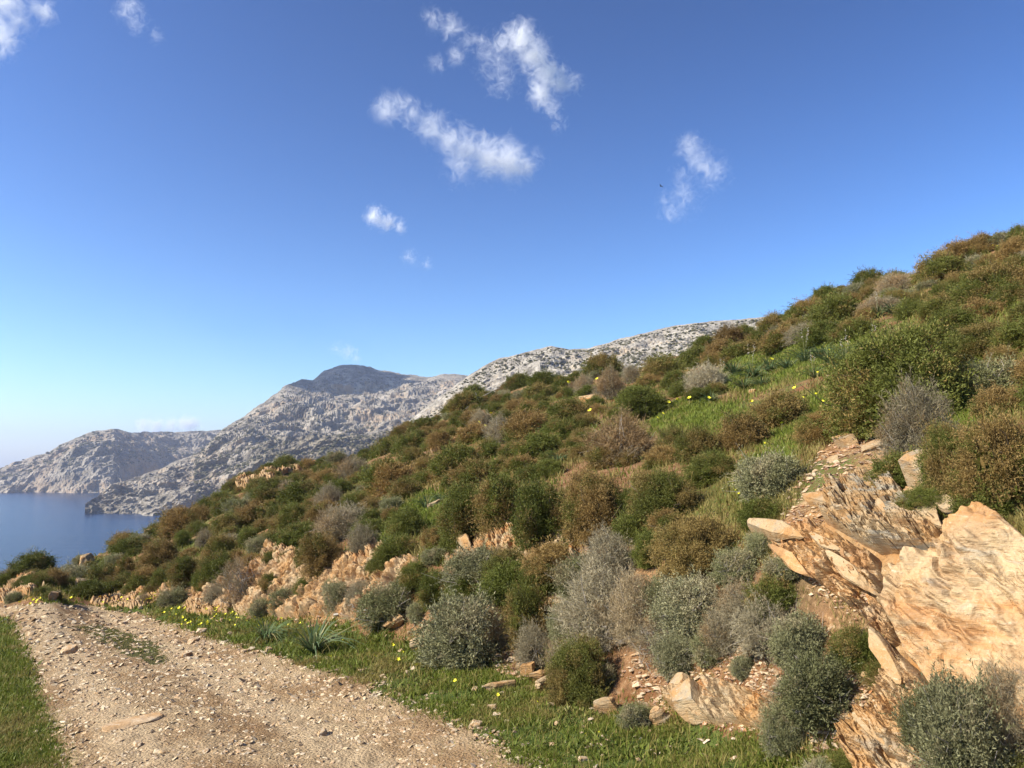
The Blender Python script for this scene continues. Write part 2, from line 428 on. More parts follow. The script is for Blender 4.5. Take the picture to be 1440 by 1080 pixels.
def far_land(name, cols, step, nrow, amp, lam, mat, seed, scrub_rows=None, rows_t=None, ridge_amp=.35):
    """cols: list of (px, [(py, dist) from the foot to the ridge]); lays a relief over real ground distances"""
    K = len(cols[0][1]); cx = [c[0] for c in cols]
    pxs = np.arange(cx[0], cx[-1]+.1, step)
    PYc = np.array([[c[1][k][0] for k in range(K)] for c in cols], float); DSc = np.array([[c[1][k][1] for k in range(K)] for c in cols], float)
    py = np.stack([np.interp(pxs, cx, PYc[:, k]) for k in range(K)], 1); ds = np.stack([np.interp(pxs, cx, DSc[:, k]) for k in range(K)], 1)
    d0 = ds[:, 0]*.985; ds[:, 0] = d0; py[:, 0] = 652+F*(EYE-(SEA-5))/(d0*np.cos(np.arctan((pxs-720)/F)))   # the first row lies just under water
    t = np.linspace(0, K-1, nrow)
    i = np.minimum(t.astype(int), K-2); f = t-i
    PYr = py[:, i]*(1-f)+py[:, i+1]*f; DR = ds[:, i]*(1-f)+ds[:, i+1]*f
    PX = np.repeat(pxs[:, None], nrow, 1)
    P = at(PX, PYr, DR)
    # foot row under water, back slope behind the ridge
    foot = P[:, :1].copy(); foot[..., 2] = SEA-8
    foot[..., :2] *= .965
    back = [P[:, -1:]*1.0 for _ in range(3)]
    for k, b in enumerate(back):
        s_ = 1+(k+1)*.09; h = P[:, -1:, 2]-SEA
        b[..., :2] = P[:, -1:, :2]*s_; b[..., 2] = SEA+h*(1-.25*(k+1))-4
    P = np.concatenate([foot, P]+back, 1); n = P.shape[1]
    dirv = P.copy(); dirv[..., 2] = 0; dirv /= np.linalg.norm(dirv, axis=-1, keepdims=True)
    x, y, z = P[..., 0]/lam, P[..., 1]/lam, P[..., 2]/lam
    rg = ridged(x, y, z*.45, s=seed, oct=7)-.6; fb = fbm(x*2.3, y*2.3, z*2.3, s=seed+3, oct=6, gain=.6)-.5
    w = np.ones(n); w[0] = 1; w[1] = 1; w[-3:] = .5
    tt = np.concatenate([[0], t/(K-1), [1, 1, 1]]); w = w*(1-sst(.85, 1, tt)*(1-ridge_amp))
    P = P-dirv*(amp*1.6*rg+amp*.9*fb)[..., None]*w[None, :, None]
    P[..., 2] += (amp*.45*rg+amp*.6*fb)*w[None]
    sc = np.zeros(P.shape[:2])
    if scrub_rows: 
        a, b, pa, pb = scrub_rows
        tk = np.concatenate([[0], t, [K-1]*3])
        sc = (sst(a-.15, a+.1, tk)*sst(b+.1, b-.15, tk))[None]*(sst(pa-20, pa+20, PX[:, :1])*sst(pb+30, pb-30, PX[:, :1]))
    me = make_mesh(name, P.reshape(-1, 3), [grid_faces(P.shape[0], n)[:, ::-1]], mat, False, attrs={'scrub': sc.ravel()})
    o = link(name, me); tag(o, kind='structure')
    return P[:, 1:-3]

def wobble(pts, amp, n, seed):
    """fill a coarse list of skyline controls with small natural steps"""
    return pts
GREYL = mat_limestone('headland_limestone', (.315,.278,.222), (.16,.14,.11), (.34,.245,.155), (.115,.098,.07), .8)
WHITEL = mat_limestone('ridge_limestone', (.375,.34,.285), (.22,.195,.16), (.40,.31,.21), (.09,.085,.05), 3.2, .35)
HEAD = far_land('headland', [(x, [(bo, d0), (bo-(bo-rp)*.45, d0+35), (bo-(bo-rp)*.72, d0+110), (rp, d0+260)]) for x, rp, bo, d0 in (
    (-260,676,688,1900),(-120,668,688,1600),(-40,664,687,1500),(0,659,687,1400),(33,649,688,1380),(67,637,688,1350),(87,624,688,1330),(105,614,689,1310),(123,607,689,1300),(145,604,690,1290),(160,603,690,1290),(187,608,690,1350),(240,608,690,1500),(300,606,690,1560),(350,604,690,1600),(420,610,690,1600))],
    .7, 150, 46, 130, GREYL, 61)
MTN = far_land('mountain', [
    (120,[(714,740),(712,744),(710,750),(708,760)]), (140,[(715,740),(708,765),(702,790),(694,815)]),
    (160,[(716,740),(706,775),(694,815),(681,860)]), (213,[(718,735),(704,790),(684,870),(664,960)]),
    (253,[(719,730),(700,790),(672,890),(648,1010)]), (283,[(720,720),(694,790),(664,890),(637,1060)]),
    (313,[(718,700),(686,780),(645,910),(604,1150)]), (340,[(714,680),(672,770),(632,930),(588,1200)]),
    (367,[(708,650),(656,760),(622,950),(570,1260)]), (385,[(704,630),(652,740),(618,960),(556,1300)]),
    (400,[(700,610),(648,720),(615,960),(544,1340)]), (425,[(694,600),(642,720),(612,970),(534,1400)]),
    (440,[(690,600),(636,720),(611,980),(536,1420)]), (455,[(688,600),(632,720),(610,990),(523,1460)]),
    (470,[(684,600),(630,720),(609,1000),(517,1490)]), (495,[(680,600),(628,720),(606,1000),(514,1500)]),
    (520,[(676,600),(624,720),(603,1000),(516,1500)]), (532,[(672,600),(622,720),(601,1000),(520,1490)]),
    (560,[(670,600),(616,720),(596,1000),(525,1480)]), (600,[(664,600),(605,720),(588,1000),(530,1450)]),
    (640,[(660,600),(600,720),(575,1000),(528,1400)]), (655,[(660,600),(596,720),(570,1000),(530,1400)]),
    (720,[(660,600),(590,720),(566,1000),(540,1400)])], .7, 230, 40, 115, GREYL, 71, scrub_rows=(.8, 1.75, 352, 640))
RIDGE = far_land('ridge', [
    (560,[(700,330),(660,360),(630,390),(606,430)]), (600,[(690,320),(640,350),(605,390),(572,440)]),
    (645,[(680,310),(620,345),(575,390),(538,450)]), (660,[(680,310),(615,345),(565,395),(528,455)]),
    (680,[(680,310),(610,345),(555,395),(515,460)]), (700,[(680,310),(600,345),(548,395),(505,465)]),
    (720,[(680,310),(595,345),(540,395),(500,470)]), (740,[(680,310),(590,345),(535,395),(495,470)]),
    (760,[(680,310),(585,345),(530,395),(491,472)]), (775,[(680,310),(580,345),(525,395),(486,472)]), (800,[(680,310),(575,345),(525,395),(490,475)]),
    (830,[(680,310),(570,345),(520,395),(489,478)]), (860,[(680,310),(565,345),(515,395),(481,480)]), (900,[(680,310),(560,345),(505,395),(471,482)]),
    (925,[(680,310),(550,345),(500,395),(463,485)]), (950,[(680,310),(545,345),(495,395),(457,485)]), (980,[(680,310),(545,345),(492,395),(453,485)]), (1010,[(680,310),(540,345),(490,395),(451,485)]),
    (1040,[(680,310),(540,345),(490,395),(449,485)]), (1120,[(680,310),(540,345),(480,395),(440,485)])], .8, 200, 8, 30, WHITEL, 81)

def blob_proto():
    bm = bmesh.new(); bmesh.ops.create_icosphere(bm, subdivisions=1, radius=1)
    V = np.array([v.co[:] for v in bm.verts]); Fc = np.array([[v.index for v in f.verts] for f in bm.faces]); bm.free()
    return V, Fc
BV, BF = blob_proto()
def scatter_blobs(name, P, size, flat, mat, seed, cols=None, sink=.25):
    r = np.random.default_rng(seed); n = len(P)
    V = BV[None]*(1+.35*(r.random((n, len(BV), 1))-.5)); a = r.random(n)*6.28
    c, s = np.cos(a)[:, None], np.sin(a)[:, None]
    el = (.8+.5*r.random(n))[:, None]
    X = V[..., 0]*el; Y = V[..., 1]; V = np.stack([X*c-Y*s, X*s+Y*c, V[..., 2]*flat], -1)*size[:, None, None]
    V[..., 2] += (size*flat*(1-2*sink))[:, None]
    V = V+P[:, None]
    Fc = BF[None]+(np.arange(n)*len(BV))[:, None, None]
    cc = None
    if cols is not None: cc = {'col': np.repeat(cols, len(BV), 0)}
    return make_mesh(name, V.reshape(-1, 3), [Fc.reshape(-1, 3)], mat, False, cols=cc)

def mat_scrub():
    s = NT('distant_scrub'); n = s.noise(s.pos(), .35, 4)
    s.bsdf(s.mix(n, (.045,.05,.025), (.13,.11,.06)), .95, None, .05); return s.m
SCRUBM = mat_scrub()
def far_scrub(P, n, lo, hi, seed, label, r0=.3, r1=.97):
    r = np.random.default_rng(seed); nr = P.shape[1]
    i = r.integers(0, P.shape[0], n*3); j = (nr*(r0+(r1-r0)*r.random(n*3))).astype(int)
    Q = P[i, j]; k = fbm(Q[:, 0]/25, Q[:, 1]/25, Q[:, 2]/25, s=seed, oct=3) > .47+.12*r.random(n*3)-.06
    Q = Q[k][:n]
    size = lo+(hi-lo)*r.random(len(Q))**2
    o = link('distant_scrub', scatter_blobs('distant_scrub', Q, size, .6, SCRUBM, seed))
    tag(o, label, 'scrub', kind='stuff')
far_scrub(RIDGE, 3400, .35, 1.1, 3, 'dark low scrub dotted over the white limestone ridge')
far_scrub(MTN[220:], 3200, .9, 2.4, 4, 'dark low scrub dotted over the grey mountain', .25)
far_scrub(HEAD, 900, 1.5, 4, 5, 'dark low scrub dotted over the far headland', .35)

def build_sea():
    s = NT('sea_water'); p = s.pos()
    q = s.mapping(p, (0, 0, .15), (.018, .12, .1)); n1 = s.noise(q, 1, 5, .6)
    q2 = s.mapping(p, (0, 0, .15), (.0012, .012, .1)); n2 = s.noise(q2, 1, 4, .55)
    n3 = s.noise(s.mapping(p, (0, 0, .3), (.25, .6, .3)), 1, 4, .6)
    c = s.mix(s.ramp(n2, .35, .65), (.004,.015,.042), (.008,.024,.06))
    b = s.bsdf(c, .22, s.bump(s.math('ADD', n1, s.math('MULTIPLY', n3, .4)), .6, 1.2), .25)
    b.inputs['IOR'].default_value = 1.33
    ph = np.radians(np.linspace(0, 360, 97)); rr = np.array([1, 150, 400, 1000, 2500, 6500])
    A, Rr = np.meshgrid(ph, rr, indexing='ij')
    V = np.stack([np.sin(A)*Rr, np.cos(A)*Rr, np.full(A.shape, SEA)], -1).reshape(-1, 3)
    o = link('sea', make_mesh('sea', V, [grid_faces(*A.shape)[:, ::-1]], s.m, True)); tag(o, kind='structure')
build_sea()
# ------------------------------------------------------------------ camera, light, air
cam = D.cameras.new('camera'); cam.lens = 28; cam.sensor_width = 36; cam.clip_start = .05; cam.clip_end = 80000
co = link('camera', cam, loc=(0, 0, EYE), rot=(math.pi/2+PITCH, 0, 0)); SC.camera = co
SUN_AZ, SUN_EL = R(-109), R(36)
sd = Vector((math.sin(SUN_AZ)*math.cos(SUN_EL), math.cos(SUN_AZ)*math.cos(SUN_EL), math.sin(SUN_EL)))
sl = D.lights.new('sun', 'SUN'); sl.energy = 5.0; sl.angle = R(.5); sl.color = (1, .93, .80)
so = link('sun', sl); so.rotation_euler = sd.to_track_quat('Z', 'Y').to_euler(); so.location = (0, 0, 100)
w = D.worlds.new('World'); SC.world = w; w.use_nodes = True
nt = w.node_tree; nt.nodes.clear()
sky = nt.nodes.new('ShaderNodeTexSky'); sky.sky_type = 'NISHITA'; sky.sun_disc = False
sky.sun_elevation = SUN_EL; sky.sun_rotation = SUN_AZ; sky.altitude = 0; sky.air_density = 1.0; sky.dust_density = .6; sky.ozone_density = 2.5
bg = nt.nodes.new('ShaderNodeBackground'); bg.inputs[1].default_value = .05
wo = nt.nodes.new('ShaderNodeOutputWorld')
gm = nt.nodes.new('ShaderNodeGamma'); gm.inputs[1].default_value = 1.8      # deep polarised blue of the photograph's sky
nt.links.new(sky.outputs[0], gm.inputs[0]); dk = nt.nodes.new('ShaderNodeVectorMath'); dk.operation = 'MULTIPLY'; dk.inputs[1].default_value = (.52, .55, .575)
nt.links.new(gm.outputs[0], dk.inputs[0]); nt.links.new(dk.outputs[0], bg.inputs[0]); nt.links.new(bg.outputs[0], wo.inputs[0])
SC.view_settings.view_transform = 'Standard'; SC.view_settings.look = 'None'; SC.view_settings.gamma = 1; SC.view_settings.exposure = 1.0
def build_haze():
    s = NT('haze_air')
    v = s.n('ShaderNodeVolumePrincipled', Density=.00016, Anisotropy=.25); s.set(v.inputs['Color'], (.62,.71,.93))
    s.t.links.new(v.outputs[0], s.out.inputs['Volume'])
    b = 6700; z0, z1 = SEA-9, 262
    V = [(x*b, y*b, z) for z in (z0, z1) for x, y in ((-1,-1),(1,-1),(1,1),(-1,1))]
    Fc = [(0,3,2,1),(4,5,6,7),(0,1,5,4),(1,2,6,5),(2,3,7,6),(3,0,4,7)]
    o = link('haze', make_mesh('haze', V, [np.array(Fc)], s.m)); tag(o, kind='stuff')
build_haze()
cy = SC.cycles
cy.use_denoising = True
try: cy.denoiser = 'OPENIMAGEDENOISE'
except Exception: pass
cy.max_bounces = 6; cy.diffuse_bounces = 3; cy.glossy_bounces = 2; cy.transmission_bounces = 3; cy.volume_bounces = 2; cy.transparent_max_bounces = 8
cy.caustics_reflective = False; cy.caustics_refractive = False
cy.use_adaptive_sampling = True; cy.adaptive_threshold = .015
# ------------------------------------------------------------------ plant materials
def leaf_mat(name, green, brown, extra, trans=.25, mixlo=.35):
    """object colour: r = share of dry clumps, g = towards the extra tone, b = brightness"""
    s = NT(name)
    a = s.attr('col').outputs['Color']; sp = s.n('ShaderNodeSeparateColor'); s.set(sp.inputs[0], a)
    oi = s.n('ShaderNodeObjectInfo'); so_ = s.n('ShaderNodeSeparateColor'); s.set(so_.inputs[0], oi.outputs['Color'])
    q, r_, hgt = sp.outputs[0], sp.outputs[1], sp.outputs[2]
    g = s.mix(r_, tuple(c*.62 for c in green), tuple(c*1.35 for c in green))
    b = s.mix(r_, tuple(c*.65 for c in brown), tuple(c*1.35 for c in brown))
    d = s.math('SUBTRACT', s.math('ADD', so_.outputs[0], s.math('MULTIPLY', s.math('SUBTRACT', r_, .5), .25)), q)
    f = s.ramp(d, -.12, .12)
    c = s.mix(f, g, b)
    c = s.mix(so_.outputs[1], c, s.mix(r_, tuple(k*.6 for k in extra), tuple(k*1.4 for k in extra)))
    vm = s.n('ShaderNodeVectorMath', operation='SCALE'); s.set(vm.inputs[0], c); s.set(vm.inputs['Scale'], s.math('MULTIPLY', so_.outputs[2], 1.0))
    c = vm.outputs[0]
    d1 = s.n('ShaderNodeBsdfPrincipled', Roughness=.62); s.set(d1.inputs['Base Color'], c); d1.inputs['Specular IOR Level'].default_value = .22
    t1 = s.n('ShaderNodeBsdfTranslucent'); s.set(t1.inputs['Color'], c)
    mx = s.n('ShaderNodeMixShader'); mx.inputs[0].default_value = trans
    s.t.links.new(d1.outputs[0], mx.inputs[1]); s.t.links.new(t1.outputs[0], mx.inputs[2]); s.t.links.new(mx.outputs[0], s.out.inputs[0])
    return s.m
def bark_mat(name, a, b):
    s = NT(name); n = s.noise(s.obj(), 30, 4); s.bsdf(s.mix(n, a, b), .9, None, .1); return s.m
M_EVER = leaf_mat('evergreen_foliage', (.108,.122,.021), (.255,.165,.056), (.172,.155,.040))
M_SAGE = leaf_mat('sage_foliage', (.175,.175,.070), (.30,.245,.13), (.35,.32,.19), .2)
M_THORN = leaf_mat('thorn_twigs', (.245,.205,.12), (.27,.175,.078), (.38,.325,.205), .12)
M_STRAP = leaf_mat('strap_leaves', (.095,.135,.05), (.25,.20,.08), (.16,.20,.10), .3)
M_GRASS = leaf_mat('grass_blades', (.135,.160,.020), (.25,.19,.06), (.16,.19,.035), .32)
M_BARK = bark_mat('dark_bark', (.07,.05,.035), (.16,.125,.09))
M_DEADWOOD = bark_mat('bleached_wood', (.22,.19,.155), (.42,.37,.31))

# ------------------------------------------------------------------ plant meshes (unit shrubs: about 1 wide, base at z = 0)
def leaves(P, DIR, L, W, r, col, roll=None):
    n = len(P)
    DIR = DIR/np.maximum(np.linalg.norm(DIR, axis=1, keepdims=True), 1e-6)
    rv = r.normal(size=(n, 3)); S = np.cross(DIR, rv); S /= np.maximum(np.linalg.norm(S, axis=1, keepdims=True), 1e-6)
    L = np.asarray(L).reshape(-1, 1); W = np.asarray(W).reshape(-1, 1)
    V = np.stack([P, P+DIR*L*.5+S*W*.5, P+DIR*L, P+DIR*L*.5-S*W*.5], 1).reshape(-1, 3)
    Fc = np.arange(n*4).reshape(-1, 4)
    return V, Fc, np.repeat(col, 4, 0)
def lobed_dome(r, n, h, lump, zmin=-.12):
    # the crown is the joined surface of several leaning lobes
    m = r.integers(5, 8); a = r.random()*6.28+np.arange(m)*6.283/m+r.normal(size=m)*.35
    off = r.uniform(.28, .62, m); cz = r.uniform(.02, .42, m)
    Lc = np.concatenate([[[0, 0, .12]], np.stack([np.cos(a)*off, np.sin(a)*off, cz], 1)])
    Lr = np.concatenate([[r.uniform(.66, .85)], r.uniform(.30, .52, m)])
    P, N = [], []
    while len(P) < n:
        i = r.choice(len(Lr), p=Lr**2/(Lr**2).sum()); d = r.normal(size=3); d /= np.linalg.norm(d); p = Lc[i]+d*Lr[i]
        if p[2] < zmin: continue
        if (np.linalg.norm(Lc-p, axis=1) < Lr*.93).any(): continue
        P.append(p); N.append(d)
    P = np.array(P); s = int(r.integers(0, 999))
    k = 1-lump*.6+lump*1.2*fbm(P[:, 0]*2.1+5, P[:, 1]*2.1+5, P[:, 2]*2.1+5, s=s, oct=3)
    return P, np.array(N), k
def foliage(seed, h=.8, nclump=120, nleaf=120, rc=.12, L=.055, W=.014, lump=.35, up=.45, jit=.55, fill=2500, hollow=.72, mat=None, name='foliage', sprig=240):
    r = np.random.default_rng(seed)
    S_, d, k = lobed_dome(r, nclump, h, lump)
    rho = (hollow+(1-hollow)*r.random(len(d))**.5)*k
    C = S_*rho[:, None]*np.array([.46, .46, h*.9]); C[:, 2] = np.maximum(C[:, 2]+h*.08, .03)
    q = fbm(C[:, 0]*3.1+9, C[:, 1]*3.1+9, C[:, 2]*3.1, s=seed, oct=2); q = (np.argsort(np.argsort(q))+.5)/len(q); q = np.clip(q*.75+r.random(len(q))*.25, 0, 1)
    rcs = rc*(.5+1.1*r.random(len(C)))
    ci = r.integers(0, len(C), nclump*nleaf)
    o = r.normal(size=(len(ci), 3)); o /= np.linalg.norm(o, axis=1, keepdims=True); o *= (r.random((len(ci), 1))**.45)
    n = d[ci]
    P = C[ci]+o*rcs[ci][:, None]*np.array([1, 1, .85])
    P[:, 2] = np.maximum(P[:, 2], .0)
    DR = n*.6+o*.7+np.array([0, 0, up])+r.normal(size=o.shape)*jit
    Ls = L*(.55+.9*r.random(len(P))); Ws = W*(.7+.6*r.random(len(P)))
    rnd = np.clip(.5+.22*r.normal(size=len(P)), 0, 1)
    cl = np.stack([np.clip(q[ci]+.06*r.normal(size=len(P)), 0, 1), rnd, P[:, 2]/h], 1)
    V, Fc, cc = leaves(P, DR, Ls, Ws, r, cl)
    if sprig:      # loose shoots that break the outline
        ps = r.integers(0, len(C), sprig); ln = (.07+.20*r.random(sprig)**2)*(1.2 if h > .8 else 1)
        sd = d[ps]*.8+np.array([0, 0, .55])+r.normal(size=(sprig, 3))*.45; sd /= np.linalg.norm(sd, axis=1, keepdims=True)
        m = 11; tt = np.linspace(.1, 1, m)
        SP = (C[ps]+d[ps]*rcs[ps][:, None]*.6)[:, None]+sd[:, None]*(ln[:, None]*tt[None])[..., None]+np.array([0, 0, -.05])*(tt**2)[None, :, None]
        SP = SP.reshape(-1, 3); SP[:, 2] = np.maximum(SP[:, 2], 0)
        sdd = np.repeat(sd, m, 0)+r.normal(size=(sprig*m, 3))*.55; k3 = np.repeat(q[ps], m)
        c3 = np.stack([np.clip(k3+.1*r.normal(size=len(k3)), 0, 1), np.clip(.58+.2*r.normal(size=len(k3)), 0, 1), SP[:, 2]/h], 1)
        V3, F3, cc3 = leaves(SP, sdd, L*(.7+.7*r.random(len(SP))), W*(.8+.5*r.random(len(SP))), r, c3)
        Fc = np.concatenate([Fc, F3+len(V)]); V = np.concatenate([V, V3]); cc = np.concatenate([cc, cc3])
    if fill:
        d2 = r.normal(size=(fill, 3)); d2 /= np.linalg.norm(d2, axis=1, keepdims=True); d2[:, 2] = np.abs(d2[:, 2])
        P2 = d2*(r.random((fill, 1))**.5*.72)*np.array([.42, .42, h*.8]); 
        cl2 = np.stack([r.random(fill), .1+.3*r.random(fill), P2[:, 2]/h], 1)
        V2, F2, c2 = leaves(P2, r.normal(size=(fill, 3)), np.full(fill, .13), np.full(fill, .05), r, cl2)
        Fc = np.concatenate([Fc, F2+len(V)]); V = np.concatenate([V, V2]); cc = np.concatenate([cc, c2])
    return make_mesh(name, V, [Fc], mat, False, cols={'col': cc}), C
def tubes(paths, radii, mat, name='branches', k=4):
    VV, FF = [], []; o = 0
    for pth, rad in zip(paths, radii):
        pth = np.asarray(pth, float); m = len(pth)
        t = np.gradient(pth, axis=0); t /= np.maximum(np.linalg.norm(t, axis=1, keepdims=True), 1e-9)
        a = np.cross(t, [.31, .52, .79]); a /= np.maximum(np.linalg.norm(a, axis=1, keepdims=True), 1e-9); b = np.cross(t, a)
        an = np.arange(k)*2*math.pi/k
        ring = pth[:, None]+(a[:, None]*np.cos(an)[None, :, None]+b[:, None]*np.sin(an)[None, :, None])*np.asarray(rad)[:, None, None]
        VV.append(ring.reshape(-1, 3))
        i = np.arange(m-1)[:, None]*k+np.arange(k)[None]; j = np.arange(m-1)[:, None]*k+(np.arange(k)[None]+1) % k
        FF.append(np.stack([i, j, j+k, i+k], -1).reshape(-1, 4)+o); o += m*k
    return make_mesh(name, np.concatenate(VV), [np.concatenate(FF)], mat, True)
def branch_mesh(seed, C, n, r0, mat, ext=1.0, twist=.06):
    r = np.random.default_rng(seed); paths, rads = [], []
    for c in C[r.permutation(len(C))[:n]]:
        b = np.array([r.normal()*.05, r.normal()*.05, -.06]); e = c*ext
        m1 = b+(e-b)*.35+np.array([0, 0, -.03])+r.normal(size=3)*twist; m2 = b+(e-b)*.7+r.normal(size=3)*twist
        paths.append([b, m1, m2, e]); rr = r0*(.5+.7*r.random()); rads.append([rr, rr*.75, rr*.5, rr*.2])
        for q in range(2):
            e2 = e+r.normal(size=3)*.12*ext; paths.append([m2, (m2+e2)/2+r.normal(size=3)*.03, e2]); rads.append([rr*.45, rr*.3, rr*.12])
    return tubes(paths, rads, mat)

PROTO = {'evergreen': [], 'sage': [], 'thorn': [], 'skeleton': []}
for i, (h, lump, rc, up, nc) in enumerate(((.78,.30,.105,.45,150), (.95,.38,.11,.7,150), (.62,.26,.10,.4,160), (.85,.5,.125,.55,115), (1.25,.32,.115,.8,150), (.7,.45,.10,.5,140))):
    f, C = foliage(100+i, h*.86, nc, 190, rc*1.05, .036, .0095, lump, up*.6, .75, 2600, .74, M_EVER)
    PROTO['evergreen'].append((f, branch_mesh(200+i, C, 22, .016, M_BARK), h))
PROTO['big'] = []
for i, (h, lump, rc, up) in enumerate(((.85,.4,.085,.4), (1.0,.45,.085,.5))):
    f, C = foliage(150+i, h*.9, 330, 185, rc, .024, .0068, lump, up*.6, .8, 4000, .74, M_EVER)
    PROTO['big'].append((f, branch_mesh(250+i, C, 30, .013, M_BARK), h))
for i, (h, lump, rc, nc) in enumerate(((.72,.22,.07,260), (.6,.3,.08,230), (.85,.32,.075,250), (.55,.18,.065,260))):
    f, C = foliage(300+i, h*.9, nc, 80, rc*1.1, .031, .0095, lump, .4, .9, 2200, .76, M_SAGE)
    PROTO['sage'].append((f, branch_mesh(400+i, C, 40, .011, M_DEADWOOD, 1.04), h))
for i, (h, lump, rc, nc) in enumerate(((.72,.25,.12,150), (.58,.3,.11,150), (.85,.35,.13,130), (.65,.2,.10,160))):
    f, C = foliage(500+i, h*.9, nc, 150, rc*1.05, .062, .0046, lump, .25, .9, 1700, .74, M_THORN)
    PROTO['thorn'].append((f, branch_mesh(600+i, C, 60, .010, M_DEADWOOD, 1.08), h))
for i, (h, lump, rc, nc) in enumerate(((.8,.5,.10,70), (.9,.6,.11,60), (.6,.5,.09,70))):
    f, C = foliage(700+i, h, nc, 60, rc, .085, .006, lump, .4, .8, 0, .5, M_THORN)
    PROTO['skeleton'].append((f, branch_mesh(800+i, C, 70, .014, M_DEADWOOD, 1.12, .1), h))

# ------------------------------------------------------------------ shrub placing
SHRUBS = []   # dicts of what stands where, for the labels
KIND = {'G': ('evergreen', 'evergreen_shrub'), 'B': ('evergreen', 'browning_shrub'), 'O': ('evergreen', 'evergreen_shrub'),
        'S': ('sage', 'sage_shrub'), 'D': ('thorn', 'thorny_shrub'), 'K': ('skeleton', 'withered_shrub')}
def colour_for(k, r, t=None):
    b = .88+.28*r.random()
    if k == 'G': return (.04+.20*r.random(), .20*r.random(), b)
    if k == 'O': return (.32+.2*r.random(), .1+.35*r.random(), b)
    if k == 'B': return (.50+.30*r.random(), .15*r.random(), b)
    if k == 'S': return (.10+.25*r.random(), .05+.3*r.random(), b)
    if k == 'D': return (.1+.5*r.random(), .3*r.random(), b)
    return (.2+.5*r.random(), .2*r.random(), b)
def add_shrub(px, py, wpx, hpx, k, label=None, var=None, col=None, sink=.06):
    r = np.random.default_rng(int(px*7+py*13+wpx))
    P = pick1(px, py); d = project(P)[2]; wm = wpx*d/F
    fam, name = KIND[k]
    asp = hpx/wpx
    if fam == 'evergreen' and wpx > 88: fam = 'big'
    pv = PROTO[fam]
    if var is None:
        c = np.array([abs(math.log(asp*1.1/p[2])) for p in pv])+.25*r.random(len(pv)); var = int(np.argmin(c))
    f, br, h = pv[var]
    sz = np.clip(asp/h, .65, 1.45)
    n = ground_n(P[0], P[1], max(.3, wm*.4))
    root = link(name, None, loc=(P[0], P[1], P[2]-sink*wm))
    tilt = Vector((0, 0, 1)).lerp(Vector(n), .35).rotation_difference(Vector((0, 0, 1))).inverted()
    root.rotation_mode = 'XYZ'
    root.rotation_euler = (tilt.to_matrix() @ Matrix.Rotation(r.random()*6.283, 3, 'Z')).to_euler()
    s = wm*1.06
    root.scale = (s, s*(.9+.2*r.random()), s*sz)
    c = col or colour_for(k, r)
    lf = link('foliage', f, root); lf.color = (*c, 1)
    if wpx > 22 or fam == 'skeleton': link('branches', br, root)
    SHRUBS.append(dict(o=root, px=px, py=py-hpx*.5, w=wpx, h=hpx, k=k, label=label, wm=wm, d=d))
    return root

